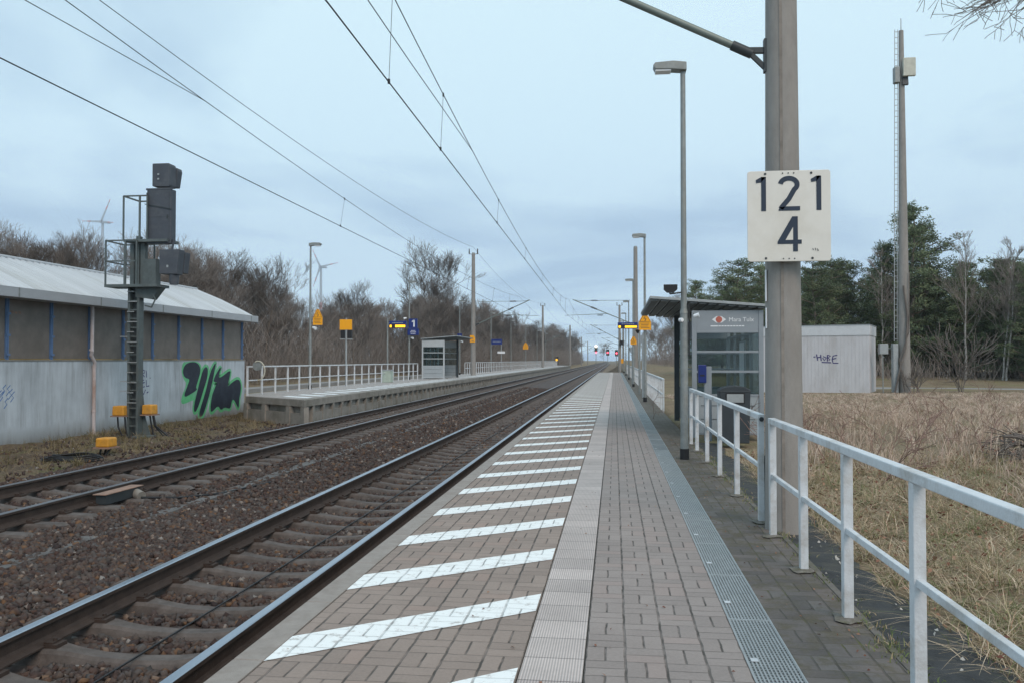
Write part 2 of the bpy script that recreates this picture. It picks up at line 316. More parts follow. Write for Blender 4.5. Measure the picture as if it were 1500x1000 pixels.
def wall_material():
    m, t, b = newmat('rendered_wall'); L = t.links.new; nn = t.nodes.new; b.inputs['Roughness'].default_value = .8
    g = nn('ShaderNodeNewGeometry'); mpp = nn('ShaderNodeMapping'); mpp.inputs['Scale'].default_value = (1, 2.2, .22); L(g.outputs['Position'], mpp.inputs[0])
    n = nn('ShaderNodeTexNoise'); n.inputs['Scale'].default_value = 2.6; n.inputs['Detail'].default_value = 9; n.inputs['Roughness'].default_value = .7; L(mpp.outputs[0], n.inputs['Vector'])
    n2 = nn('ShaderNodeTexNoise'); n2.inputs['Scale'].default_value = 1.0; n2.inputs['Detail'].default_value = 6; L(g.outputs['Position'], n2.inputs['Vector'])
    r = nn('ShaderNodeValToRGB'); L(n.outputs[0], r.inputs[0]); el = r.color_ramp.elements
    el[0].position = .33; el[0].color = (.35, .37, .385, 1); el[1].position = .62; el[1].color = (.54, .585, .62, 1); el.new(.46).color = (.46, .50, .53, 1)
    r2 = nn('ShaderNodeMapRange'); r2.inputs['From Min'].default_value = .35; r2.inputs['From Max'].default_value = .65; r2.inputs['To Min'].default_value = .85; r2.inputs['To Max'].default_value = 1.1; L(n2.outputs[0], r2.inputs[0])
    s_ = nn('ShaderNodeVectorMath'); s_.operation = 'SCALE'; L(r.outputs[0], s_.inputs[0]); L(r2.outputs[0], s_.inputs['Scale'])
    # splash dirt along the foot, a stain with its own ragged edge
    sp = nn('ShaderNodeSeparateXYZ'); L(g.outputs['Position'], sp.inputs[0])
    ad = nn('ShaderNodeMath'); ad.operation = 'MULTIPLY_ADD'; L(n.outputs[0], ad.inputs[0]); ad.inputs[1].default_value = -.9; L(sp.outputs[2], ad.inputs[2])
    r3 = nn('ShaderNodeMapRange'); r3.inputs['From Min'].default_value = -.95; r3.inputs['From Max'].default_value = -.55; r3.inputs['To Min'].default_value = .75; r3.inputs['To Max'].default_value = 0; L(ad.outputs[0], r3.inputs[0])
    mm = nn('ShaderNodeMix'); mm.data_type = 'RGBA'; L(r3.outputs[0], mm.inputs[0]); L(s_.outputs[0], mm.inputs[6]); mm.inputs[7].default_value = (.13, .12, .10, 1)
    L(mm.outputs[2], b.inputs['Base Color']); return m
M_['wall'] = wall_material()

def tactile_mat():
    m, t, b = newmat('tactile_slab'); L = t.links.new; nn = t.nodes.new; b.inputs['Roughness'].default_value = .8
    def M(op, a, b_=None):
        n = nn('ShaderNodeMath'); n.operation = op
        for i, x in enumerate((a, b_)):
            if x is None: continue
            if isinstance(x, (int, float)): n.inputs[i].default_value = x
            else: L(x, n.inputs[i])
        return n.outputs[0]
    g = nn('ShaderNodeNewGeometry'); s = nn('ShaderNodeSeparateXYZ'); L(g.outputs['Position'], s.inputs[0])
    rib = M('PINGPONG', M('MULTIPLY', s.outputs[0], 1 / .0141), .5); rib = M('MULTIPLY', rib, 2)
    yy = M('DIVIDE', s.outputs[1], .3); fl = M('FLOOR', yy); fr = M('SUBTRACT', yy, fl)
    jd = M('MINIMUM', fr, M('SUBTRACT', 1, fr)); j = M('LESS_THAN', jd, .015)
    wn = nn('ShaderNodeTexWhiteNoise'); wn.noise_dimensions = '1D'; L(fl, wn.inputs['W'])
    n = nn('ShaderNodeTexNoise'); n.inputs['Scale'].default_value = 20; n.inputs['Detail'].default_value = 8; n.inputs['Roughness'].default_value = .7; L(g.outputs['Position'], n.inputs['Vector'])
    n2 = nn('ShaderNodeTexNoise'); n2.inputs['Scale'].default_value = 1.6; n2.inputs['Detail'].default_value = 5; L(g.outputs['Position'], n2.inputs['Vector'])
    k = M('ADD', M('ADD', M('MULTIPLY', wn.outputs[0], .18), .42), M('ADD', M('MULTIPLY', n.outputs[0], .3), M('MULTIPLY', n2.outputs[0], .4)))
    k = M('MULTIPLY', k, M('ADD', .62, M('MULTIPLY', rib, .52))); k = M('MULTIPLY', k, M('SUBTRACT', 1, M('MULTIPLY', j, .55)))
    sc_ = nn('ShaderNodeVectorMath'); sc_.operation = 'SCALE'; sc_.inputs[0].default_value = (.64, .56, .52); L(k, sc_.inputs['Scale']); L(sc_.outputs[0], b.inputs['Base Color'])
    bp = nn('ShaderNodeBump'); bp.inputs['Strength'].default_value = .7; bp.inputs['Distance'].default_value = .004; L(M('SUBTRACT', rib, j), bp.inputs['Height']); L(bp.outputs[0], b.inputs['Normal'])
    return m
M_['tactile'] = tactile_mat()

STONE = [(0, (.036, .027, .026)), (.2, (.086, .055, .045)), (.38, (.074, .063, .057)), (.55, (.108, .074, .058)), (.7, (.095, .085, .080)), (.86, (.070, .044, .038)), (.95, (.16, .090, .050)), (1, (.27, .25, .23))]
M_['stone'] = tonemat('ballast_stone', STONE, .85)
def ballast_mat():
    m, t, b = newmat('ballast_bed'); L = t.links.new; nn = t.nodes.new; b.inputs['Roughness'].default_value = .9
    g = nn('ShaderNodeNewGeometry'); v = nn('ShaderNodeTexVoronoi'); v.inputs['Scale'].default_value = 19; L(g.outputs['Position'], v.inputs['Vector'])
    r = nn('ShaderNodeValToRGB'); s = nn('ShaderNodeSeparateColor'); L(v.outputs['Color'], s.inputs[0]); L(s.outputs[0], r.inputs[0])
    els = r.color_ramp.elements; els[0].color = (*STONE[0][1], 1); els[1].color = (*STONE[-1][1], 1)
    for p, c in STONE[1:-1]: els.new(p).color = (*c, 1)
    mr = nn('ShaderNodeMapRange'); mr.inputs['From Max'].default_value = .035; mr.inputs['From Min'].default_value = .0; mr.inputs['To Min'].default_value = 1; mr.inputs['To Max'].default_value = .45; L(v.outputs['Distance'], mr.inputs[0])
    s_ = nn('ShaderNodeVectorMath'); s_.operation = 'SCALE'; L(r.outputs[0], s_.inputs[0]); s_.inputs['Scale'].default_value = .8; L(s_.outputs[0], b.inputs['Base Color'])
    bp = nn('ShaderNodeBump'); bp.inputs['Strength'].default_value = 1; bp.inputs['Distance'].default_value = .05; L(mr.outputs[0], bp.inputs['Height']); L(bp.outputs[0], b.inputs['Normal']); return m
M_['ballast'] = ballast_mat()
def ground_mat(name, c1, c2, c3, sc=.35):
    m, t, b = newmat(name); L = t.links.new; nn = t.nodes.new; b.inputs['Roughness'].default_value = .95; b.inputs['Specular IOR Level'].default_value = .1
    g = nn('ShaderNodeNewGeometry'); n = nn('ShaderNodeTexNoise'); n.inputs['Scale'].default_value = sc; n.inputs['Detail'].default_value = 10; n.inputs['Roughness'].default_value = .72; L(g.outputs['Position'], n.inputs['Vector'])
    r = nn('ShaderNodeValToRGB'); L(n.outputs[0], r.inputs[0]); el = r.color_ramp.elements
    el[0].position = .35; el[0].color = (*c1, 1); el[1].position = .65; el[1].color = (*c3, 1); el.new(.5).color = (*c2, 1)
    n2 = nn('ShaderNodeTexNoise'); n2.inputs['Scale'].default_value = 22; n2.inputs['Detail'].default_value = 6; L(g.outputs['Position'], n2.inputs['Vector'])
    mr = nn('ShaderNodeMapRange'); mr.inputs['From Min'].default_value = .3; mr.inputs['From Max'].default_value = .7; mr.inputs['To Min'].default_value = .65; mr.inputs['To Max'].default_value = 1.35; L(n2.outputs[0], mr.inputs[0])
    s_ = nn('ShaderNodeVectorMath'); s_.operation = 'SCALE'; L(r.outputs[0], s_.inputs[0]); L(mr.outputs[0], s_.inputs['Scale']); L(s_.outputs[0], b.inputs['Base Color'])
    bp = nn('ShaderNodeBump'); bp.inputs['Strength'].default_value = .8; bp.inputs['Distance'].default_value = .04; L(n2.outputs[0], bp.inputs['Height']); L(bp.outputs[0], b.inputs['Normal']); return m
M_['field'] = ground_mat('dry_grass_ground', (.15, .115, .07), (.24, .185, .125), (.20, .18, .09))
M_['verge'] = ground_mat('verge_soil', (.10, .075, .055), (.15, .115, .08), (.105, .10, .05), 1.1)
GRASS = [(0, (.13, .17, .06)), (.18, (.21, .22, .09)), (.3, (.33, .27, .16)), (.5, (.50, .385, .265)), (.75, (.62, .50, .36)), (.9, (.34, .19, .125)), (1, (.74, .63, .48))]
M_['grass'] = tonemat('dry_grass', GRASS, .85)
TALL = [(0, (.24, .19, .12)), (.2, (.42, .31, .25)), (.5, (.60, .475, .375)), (.8, (.68, .55, .44)), (.9, (.42, .27, .22)), (1, (.76, .63, .53))]
M_['tallgrass'] = tonemat('tall_dry_grass', TALL, .85)
VERGE = [(0, (.10, .10, .04)), (.3, (.17, .14, .07)), (.6, (.22, .17, .10)), (1, (.30, .24, .15))]
M_['vergegrass'] = tonemat('verge_grass', VERGE, .85)
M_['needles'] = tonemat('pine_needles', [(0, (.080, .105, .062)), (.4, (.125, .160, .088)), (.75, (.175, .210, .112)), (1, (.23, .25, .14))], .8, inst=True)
M_['oak'] = tonemat('dead_oak_leaves', [(0, (.13, .055, .04)), (.4, (.22, .10, .065)), (.8, (.30, .17, .11)), (1, (.42, .30, .20))], .8)
def glass_mat():
    m, t, b = newmat('window_glass'); L = t.links.new; nn = t.nodes.new
    tr = nn('ShaderNodeBsdfTransparent'); tr.inputs[0].default_value = (.70, .76, .76, 1); gl = nn('ShaderNodeBsdfGlossy'); gl.inputs['Roughness'].default_value = .03
    lw = nn('ShaderNodeLayerWeight'); lw.inputs[0].default_value = .35; mr = nn('ShaderNodeMapRange'); mr.inputs['To Min'].default_value = .03; mr.inputs['To Max'].default_value = .4; L(lw.outputs[1], mr.inputs[0])
    mx_ = nn('ShaderNodeMixShader'); L(mr.outputs[0], mx_.inputs[0]); L(tr.outputs[0], mx_.inputs[1]); L(gl.outputs[0], mx_.inputs[2])
    L(mx_.outputs[0], t.nodes['Material Output'].inputs[0]); return m
M_['glass'] = glass_mat()

rng = np.random.default_rng(7); rnd = random.Random(11)

# ------------------------------------------------------------------ ground
xs = [-1500, -60, -22, -15, -14.2, -10.4, -9.9, -1.95, 1.40, 1.50, 1.80, 6, 15, 45, 1500]
zs = [1.0, .3, 0, -.35, -.55, -.52, -.62, -.85, -.85, -.12, -.07, 0, .10, .16, 1.0]
ys = [-60, 0, 20, 44, 58, 101, 103, 250, 600, 1500]
V = []; F = []
for y in ys:
    for x, z in zip(xs, zs):
        if y > 102: z = max(z, -.62) if x > -9.95 and x < 1.6 else z
        if x > 5: z += float(np.interp(y, [44, 58, 101, 600, 1500], [0, .35, .45, .6, .6]))
        V.append((x, y, z))
nx = len(xs)
for j in range(len(ys) - 1):
    for i in range(nx - 1): F.append((j * nx + i, j * nx + i + 1, (j + 1) * nx + i + 1, (j + 1) * nx + i))
tag(np_mesh('ground', V, F, M_['field']), 'dry grassy ground reaching to the horizon', kind='structure')

def bed_z(x):
    px_ = [-10.2, -9.75, -9.2, -8.9, -8.6, -6.75, -6.4, -6.1, -5.7, -5.2, -4.85, -4.5, -4.3, -2.4, -1.9]; pz = [-.56, -.50, -.46, -.47, -.50, -.50, -.47, -.50, -.535, -.565, -.59, -.61, -.645, -.645, -.64]
    return np.interp(x, px_, pz)
bx_ = np.linspace(-10.2, -1.88, 70); by_ = np.concatenate([np.arange(0, 30, .13), np.arange(30, 110, .6), np.arange(110, 900, 12)])
X, Y = np.meshgrid(bx_, by_); Z = bed_z(X) + rng.normal(0, .008, X.shape)
V = np.stack([X.ravel(), Y.ravel(), Z.ravel()], 1); a = np.arange(len(by_) - 1)[:, None] * 70 + np.arange(69)[None]; a = a.ravel()
tag(np_mesh('ballast_bed', V, np.stack([a, a + 1, a + 71, a + 70], 1), M_['ballast']), 'brown stone ballast bed under both tracks', kind='structure')
# verge between track bed and concrete wall, rough surface
vx = np.linspace(-14.3, -9.95, 40); vy = np.arange(4, 60, .25); X, Y = np.meshgrid(vx, vy)
Z = np.interp(X, [-14.3, -13.2, -12, -10.6, -9.95], [-.50, -.50, -.49, -.50, -.54]) + .035 * np.sin(X * 3.1 + Y * .9) * np.sin(Y * 1.7) + rng.normal(0, .018, X.shape)
V = np.stack([X.ravel(), Y.ravel(), Z.ravel()], 1); a = (np.arange(len(vy) - 1)[:, None] * 40 + np.arange(39)[None]).ravel()
tag(np_mesh('verge', V, np.stack([a, a + 1, a + 41, a + 40], 1), M_['verge'], smooth=True), 'muddy verge with sparse grass beside the far track', kind='structure')
tag(np_mesh('gravel_bank', [(-1.9, 101.05, -.55), (1.6, 101.05, -.45), (9, 101.05, -.05), (9, 700, .0), (-1.9, 700, -.55)], [(0, 1, 2, 3), (0, 2, 3, 4)], M_['litter']), 'brown earth bank beyond the right platform end', kind='structure')
# leaf litter ground beyond the left platform and pale path there
tag(np_mesh('woodland_floor', [(-60, 30.6, .31), (-15.2, 30.6, -.28), (-15.2, 400, -.28), (-60, 400, .31)], [(0, 1, 2, 3)], M_['litter']), 'leaf covered woodland floor behind the left platform', kind='structure')
g = G(); g.box(-19.6, -18.4, 31, 300, -.4, .03); tag(g.build('footpath', M_['road']), 'pale strip of path behind the left platform railing', kind='structure')
# pale gravel road on the right
g = G(); g.add([(8, 46.0, .10), (8, 43.3, .045), (18, 38.5, .125), (60, 22, .185), (60, 26, .185), (19, 43.0, .125)], [(0, 1, 2, 3, 4, 5)])
tag(g.build('gravel_road', M_['road']), 'pale gravel road crossing the field behind the cabin', kind='structure')

# ------------------------------------------------------------------ scattered stones
def stones(n, xr, yr, zfun, smin, smax, skip=None, yexp=1.0):
    x = rng.uniform(*xr, n); y = yr[0] + (yr[1] - yr[0]) * rng.uniform(0, 1, n) ** yexp
    if skip is not None: k = ~skip(x, y); x, y = x[k], y[k]
    n = len(x); z = zfun(x) + rng.uniform(-.008, .022, n); s = rng.uniform(smin, smax, n)
    base = np.array([(i, j, k) for k in (-1, 1) for j in (-1, 1) for i in (-1, 1)], dtype=float) * .5
    base = base[None] * rng.uniform(.55, 1.1, (n, 8, 3)) + rng.normal(0, .09, (n, 8, 3))
    base *= s[:, None, None] * np.stack([rng.uniform(.8, 1.35, n), rng.uniform(.7, 1.1, n), rng.uniform(.5, .95, n)], 1)[:, None]
    q = rng.normal(size=(n, 4)); q /= np.linalg.norm(q, axis=1)[:, None]; w_, a, b, c = q.T
    Rm = np.stack([1 - 2 * (b * b + c * c), 2 * (a * b - c * w_), 2 * (a * c + b * w_), 2 * (a * b + c * w_), 1 - 2 * (a * a + c * c), 2 * (b * c - a * w_), 2 * (a * c - b * w_), 2 * (b * c + a * w_), 1 - 2 * (a * a + b * b)], 1).reshape(n, 3, 3)
    V = np.einsum('nij,nkj->nki', Rm, base) + np.stack([x, y, z], 1)[:, None]
    fb = np.array([(0, 2, 3, 1), (4, 5, 7, 6), (0, 1, 5, 4), (2, 6, 7, 3), (0, 4, 6, 2), (1, 3, 7, 5)])
    F = (np.arange(n) * 8)[:, None, None] + fb[None]
    return V.reshape(-1, 3), F.reshape(-1, 4), np.repeat(np.clip(rng.uniform(0, 1, n), 0, 1), 6)
T1, T2 = (-4.115, -2.61), (-8.42, -6.915)
def on_track(x, y):
    c1, c2 = sum(T1) / 2, sum(T2) / 2
    fy = np.abs(((y - .06) % .58) - .29) < .155
    s1 = (np.abs(x - c1) < 1.27) & fy; s2 = (np.abs(x - c2) < 1.27) & fy
    r = np.zeros_like(s1)
    for xr in T1 + T2: r |= np.abs(x - xr) < .10
    duct = (np.abs(x + 5.92) < .12) & (rng.uniform(0, 1, len(x)) < .62)
    return s1 | s2 | r | duct
parts = [stones(34000, (-7.2, -2.0), (1.6, 11), bed_z, .03, .065, on_track), stones(30000, (-10.1, -2.0), (7, 22), bed_z, .035, .075, on_track, 1.3),
         stones(26000, (-10.1, -2.0), (20, 60), bed_z, .05, .09, on_track, 1.2), stones(2600, (-13.6, -10), (10, 34), lambda x: np.full(len(x), -.49), .03, .07, None)]
off = 0; VV = []; FF = []; TT = []
for v, f, t in parts: VV.append(v); FF.append(f + off); TT.append(t); off += len(v)
tag(np_mesh('ballast_stones', np.concatenate(VV), np.concatenate(FF), M_['stone'], tone=np.concatenate(TT)), 'loose reddish brown and grey ballast stones', 'ballast', kind='stuff')

# ------------------------------------------------------------------ railway tracks
def railway(name_label, rails, head, topmat, end):
    c = sum(rails) / 2
    root = empty('railway_track', (c, 0, head - .172), name_label, 'railway track', 'railway tracks')
    prof = [(-.075, 0), (.075, 0), (.075, .012), (.02, .03), (.009, .05), (.009, .125), (.036, .138), (.036, .165), (.030, .172), (-.030, .172), (-.036, .165), (-.036, .138), (-.009, .125), (-.009, .05), (-.02, .03), (-.075, .012)]
    for xr in rails:
        g = G(); n = len(prof); Ys = [0, 30, 120, 900]
        for ya, yb in zip(Ys, Ys[1:]):
            for i in range(n):
                p, q = prof[i], prof[(i + 1) % n]
                top = 1 if min(p[1], q[1]) > .16 else 0
                g.add([(xr - c + p[0], ya, p[1]), (xr - c + q[0], ya, q[1]), (xr - c + q[0], yb, q[1]), (xr - c + p[0], yb, p[1])], [(3, 2, 1, 0)], mi=top)
        g.build('rail', [M_['rust'], topmat], root)
    # sleeper cross profile with a dipped middle
    def sleeper_mesh():
        V = []; F = []
        st = [(-1.3, -.04), (-1.22, 0), (-.95, .004), (-.60, .0), (-.48, -.016), (-.30, -.042), (0, -.055), (.30, -.042), (.48, -.016), (.60, 0), (.95, .004), (1.22, 0), (1.3, -.04)]
        for x, z in st:
            wt = .080 if abs(x) > .5 else .056
            V += [(x, -.135, z - .16), (x, -wt - .022, z - .026), (x, -wt, z - .004), (x, wt, z - .004), (x, wt + .022, z - .026), (x, .135, z - .16)]
        for i in range(len(st) - 1):
            for j in range(5): F.append((i * 6 + j, (i + 1) * 6 + j, (i + 1) * 6 + j + 1, i * 6 + j + 1))
        return V, F
    SV, SF = sleeper_mesh(); n = int((end - .35) / .58)
    me = bpy.data.meshes.new('sleeper'); me.from_pydata(SV, [], SF); me.materials.append(M_['sleeper'])
    first = int((1.5 if head < -.3 else 7) / .58)
    for k in range(first, min(first + 100, n)):
        o = bpy.data.objects.new('sleeper', me); C.objects.link(o); o.parent = root; o.location = (0, .35 + .58 * k, 0); o.rotation_euler = (0, 0, rnd.uniform(-.006, .006))
    ks = np.arange(min(first + 100, n), n); SVn = np.array(SV); V = SVn[None] + np.stack([0 * ks, .35 + .58 * ks, 0 * ks], 1)[:, None]
    F = np.array(SF)[None] + (np.arange(len(ks)) * len(SV))[:, None, None]
    tag(np_mesh('sleeper', V.reshape(-1, 3), F.reshape(-1, 4), M_['sleeper'], root), 'distant concrete sleepers', kind='stuff')
    g = G()
    for k in range(first, first + 60):
        y = .35 + .58 * k
        for xr in rails:
            for s in (-1, 1):
                x = xr - c + s * .115
                g.box(x - .05, x + .05, y - .06, y + .06, -.005, .022); g.cyl((x, y, .0), (x, y, .055), .018, .016, 6)
                g.box(x - .035 - s * .02, x + .035 - s * .02, y - .05, y + .05, .022, .036)
    tag(g.build('rail_fastening', M_['rust'], root), 'bolted rail clips on the sleepers', kind='stuff')
    return root
t1 = railway('near railway track with bright polished rails along the paved platform', T1, -.38, M_['railtop'], 420)
t2 = railway('farther railway track with dull brown rails beside the left platform', T2, -.24, M_['railtop2'], 420)
g = G(); g.tube([(0, 0, -.040), (0.01, 8, -.042), (0, 40, -.042), (0, 200, -.02)], .008, 6)
g.build('line_cable', M_['black'], t1)
g = G()
for k in range(0, 60): y0 = 1 + k * 1.0; j = rnd.uniform(-.012, .012); g.box(-6.02 + j, -5.80 + j, y0 + .008, y0 + .992, -.66, -.500 + rnd.uniform(-.012, .008))
tag(g.build('cable_trough', mat('trough_concrete', (.13, .125, .12), .9, var=.25, scale=4, dirt=(.07, .055, .05), dirt_amt=.8)), 'half buried grey concrete cable trough running between the two tracks', 'cable trough')
# magnet beside the far track
mg = empty('track_magnet', (-6.66, 10.6, -.40), 'rust topped track magnet fixed outside the dull rail of the far track', 'track magnet')
g = G(); g.box(-.15, .04, -.42, .46, .125, .137); g.build('cover_plate', M_['rustplate'], mg, bevel=.003)
g = G(); g.cyl((.02, .30, .04), (.14, .24, .01), .07, .07, 14); g.build('end_cap', M_['concrete'], mg)
g = G(); g.box(-.13, .02, -.38, .40, .0, .1245); g.build('magnet_body', M_['steeldark'], mg)
g = G(); g.tube([(.16, .2, .0), (.5, .6, -.06), (.8, 1.3, -.10), (1.0, 2.6, -.12)], .018, 6); g.build('cable', M_['black'], mg)

# ------------------------------------------------------------------ platform on the right
g = G(); g.box(-1.80, 1.40, -6, 101, -.9, -.02); pf = tag(g.build('platform', M_['concrete']), 'long low paved platform along the near track', kind='structure')
g = G()
for k in range(-4, 101): g.box(-1.905, -1.748, k + .004, k + .997, -.14, 0)
tag(g.build('platform_edge', M_['kerb'], bevel=.004), 'row of grey concrete edge slabs along the platform', kind='structure')
PB, PM = (.300, .240, .204), (.305, .262, .240)
M_['pav1'] = paving_mat('paving_track_side', PB, -1.66)
M_['pav2'] = paving_mat('paving_middle', PM, -.15, var=.07)
M_['pav3'] = paving_mat('paving_field_side', (.145, .128, .118), .885, moss=.9, dark=.7, var=.2, soil=.75)
M_['paint'] = paving_mat('hatching_paint', PB, -1.66, paint=(.88, .90, .88))
def strip(name, x0, x1, mt, label, y0=-4, y1=101, z=0.0):
    g = G(); g.add([(x0, y0, z), (x1, y0, z), (x1, y1, z), (x0, y1, z)], [(0, 1, 2, 3)])
    return tag(g.build(name, mt), label, kind='structure')
strip('paving', -1.734, -.462, M_['pav1'], 'brownish basket weave paving between edge slabs and ribbed strip')
strip('tactile_strip', -.455, -.155, M_['tactile'], 'pale ribbed guidance strip along the platform', z=.003)
strip('paving', -.148, .650, M_['pav2'], 'grey basket weave paving between ribbed strip and drain')
strip('paving', .888, 1.40, M_['pav3'], 'dark mossy paving beside the white railing')
g = G(); g.box(1.402, 1.448, -4, 15.5, -.3, .006); tag(g.build('kerb', mat('mossy_kerb', (.15, .135, .12), .9, var=.25, scale=9, dirt=(.09, .09, .035), dirt_amt=.8), bevel=.004), 'narrow mossy kerb under the railing', kind='structure')
# asphalt strip with ragged outer edge
Vs = []; n = 220
for i in range(n + 1):
    y = -3 + i * .085; Vs += [(1.449, y, -.012), (1.88 + .06 * math.sin(y * 1.7) + rnd.uniform(-.035, .035), y, -.045)]
tag(np_mesh('asphalt_strip', Vs, [(2 * i, 2 * i + 1, 2 * i + 3, 2 * i + 2) for i in range(n)], M_['asphalt']), 'black asphalt strip between kerb and dry grass', kind='structure')
g = G(); k = -6
while 3.98 + 1.29 * k < 99:
    y = 3.98 + 1.29 * k; jj = rnd.uniform(-.015, .015)
    P = [(-1.738, y), (-.47, y + .99), (-.47, y + 1.36 + jj), (-1.738, y + .38 + jj)]
    g.add([(p[0], p[1], .004) for p in P], [(0, 1, 2, 3)]); k += 1
tag(g.build('hatching', M_['paint']), 'white diagonal warning stripes painted on the paving', kind='structure')
# drain grating
dg = empty('drain_grating', (.769, 0, 0), 'long galvanised drain grating set in the platform paving', 'drain grating')
g = G(); g.box(-.115, .115, -4, 101, -.03, -.018); g.build('channel', M_['black'], dg)
g = G()
for i in range(13): x = -.112 + i * .0187; g.box(x - .0042, x + .0042, -4, 101, -.017, .001)
g.box(-.121, -.113, -4, 101, -.03, .003); g.box(.113, .121, -4, 101, -.03, .003);
for i in range(360): y = 2.2 + i * .033; g.box(-.112, .112, y, y + .007, -.015, -.001)
for i in range(98): y = 2.95 + i; g.box(-.113, .113, y, y + .02, -.016, .002)
g.build('grate', M_['galvlight'], dg)
for i in range(12):
    g = G(); y = 3.27 + i; g.box(-.098, -.062, y, y + .045, .0025, .006); g.build('locking_clip', mat('clip', (.55, .58, .6), .5) if i == 0 else bpy.data.materials['clip'], dg)

# ------------------------------------------------------------------ railings
def railing(ys, x, z0, h, label, wd=.055, cap0=True, name='railing', group='white railings'):
    root = empty(name, (x, ys[0], z0), label, 'railing', group)
    y0, y1 = min(ys), max(ys)
    g = G(); g.box(-.03, .03, y0 - ys[0] - .04, y1 - ys[0] + .04, h - .05, h); g.build('top_rail', M_['white'], root, bevel=.006)
    g = G(); g.box(-.016, .016, y0 - ys[0], y1 - ys[0], h * .52 - .025, h * .52 + .012); g.build('mid_rail', M_['white'], root, bevel=.004)
    gp = G(); gp.box(-wd / 2, wd / 2, -.03, .03, -.03, h - .0505); pm = gp.build('post', M_['white'], root, bevel=.004)
    for i, y in enumerate(ys):
        if i == 0: continue
        o = pm.copy(); C.objects.link(o); o.parent = root; o.location = (0, y - ys[0], 0)
    return root
r1 = railing([7.31, 6.155, 5.03, 3.90, 2.75, 1.6, .45, -.7], 1.335, 0, 1.005, 'nearest white steel railing starting at the concrete mast in the foreground')
r2 = railing([7.93, 9.46, 10.98, 12.45, 13.95, 15.0], 1.345, 0, 1.0, 'white steel railing between the concrete mast and the glass shelter')
g = G(); g.cyl((0, -.045, .955), (0, -.0405, .955), .022, .022, 8); g.build('end_plate', M_['steeldark'], r2)
g = G(); g.bar((.03, -.02, .62), (.045, -.03, .05), .018, .018); g.build('cable', M_['black'], r2)
mortar_shade_ = mat('mortar_shade_patch', (.17, .155, .135), .95, var=.3, scale=30, dirt=(.09, .09, .04), dirt_amt=.8)  # mortar collars, added at the near posts to stand in for contact shadow
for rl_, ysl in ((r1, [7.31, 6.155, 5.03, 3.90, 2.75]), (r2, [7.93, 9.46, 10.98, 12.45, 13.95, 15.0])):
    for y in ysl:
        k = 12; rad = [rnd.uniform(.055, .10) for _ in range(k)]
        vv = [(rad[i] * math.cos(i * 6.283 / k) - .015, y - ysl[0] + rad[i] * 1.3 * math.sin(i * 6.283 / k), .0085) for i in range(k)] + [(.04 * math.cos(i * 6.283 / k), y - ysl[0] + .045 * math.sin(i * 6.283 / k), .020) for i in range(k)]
        g = G(); g.add(vv, [(i, (i + 1) % k, k + (i + 1) % k, k + i) for i in range(k)] + [tuple(range(k, 2 * k))]); g.build('mortar_shade_foot', mortar_shade_, rl_)
r3 = railing([24.65 + 1.16 * i for i in range(65)], 1.42, 0, .96, 'long white railing on the right platform beyond the shelter')
r4 = railing([26.5 + 1.153 * i for i in range(22)], -12.2, .30, 1.0, 'white railing on the left platform between grey wall and shelter')
r5 = railing([67.2 + 1.15 * i for i in range(97)], -12.2, .30, 1.0, 'far white railing on the left platform beyond the shelter')

# ------------------------------------------------------------------ left platform
SE = [(-9.30, 24.15), (-12.28, 26.52), (-13.02, 28.15)]      # the near end is cut off at a slant towards the railing
g = G(); g.prism([(-13.0, 178), (-9.42, 178), (-9.42, 24.42), (-12.22, 26.66), (-13.0, 28.3)][::-1], 'z', -.7, .075); g.prism([(-13.02, 178), (-9.30, 178)] [::1] + SE, 'z', .077, .296)
lp = tag(g.build('platform', M_['concrete'], bevel=.01), 'raised concrete platform beyond the two tracks', kind='structure')
M_['pavL'] = paving_mat('paving_left', (.40, .37, .35), 0)
g = G(); g.add([(-9.6, 24.55, .300), (-9.6, 178, .300), (-12.96, 178, .300), (-12.96, 28.2, .300), (-12.24, 26.62, .300)], [(0, 1, 2, 3, 4)]); tag(g.build('paving', M_['pavL']), 'grey paving on top of the left platform', kind='structure')
g = G(); k = 0
while 25.2 + 1.29 * k < 176:
    y = 25.2 + 1.29 * k; g.add([(-9.60, y, .304), (-9.60, y + .5, .304), (-10.85, y + 1.5, .304), (-10.85, y + 1.0, .304)], [(0, 1, 2, 3)]); k += 1
M_['paintL'] = mat('white_paint', (.80, .83, .83), .7, var=.05, dirt=(.5, .5, .48), dirt_amt=.3)
tag(g.build('hatching', M_['paintL']), 'white diagonal stripes painted on the left platform', kind='structure')
# brackets carrying the cantilevered platform slabs
g = G(); y = 24.9
while y < 66:
    g.prism([(-9.418, -.06), (-9.418, -.7), (-9.34, -.7), (-9.305, .076)][::-1], 'y', y, y + .16); g.box(-9.419, -9.34, y + .16, y + .92, -.7, -.13); y += .92
g.box(-9.418, -9.35, 66, 178, -.7, .0)
tag(g.build('platform_footing', M_['concrete']), 'ribbed concrete footing under the left platform edge', kind='structure')
g = G(); A = Vector((-9.36, 24.26, 0)); D = Vector((-12.25, 26.56, 0)) - A
for t0, t1_ in ((.0, .20), (.27, .62), (.69, 1.0)):
    a, b = A + D * t0, A + D * t1_; g.bar((a.x, a.y, -.40), (b.x, b.y, -.40), .12, .55)
for t0 in (.0, .235, .655, .99):
    a, b = A + D * (t0 - .03), A + D * (t0 + .03); g.bar((a.x + .03, a.y - .04, -.31), (b.x + .03, b.y - .04, -.31), .16, .76)
tag(g.build('platform_end_wall', M_['concrete']), 'stained concrete end wall of the left platform', kind='structure')

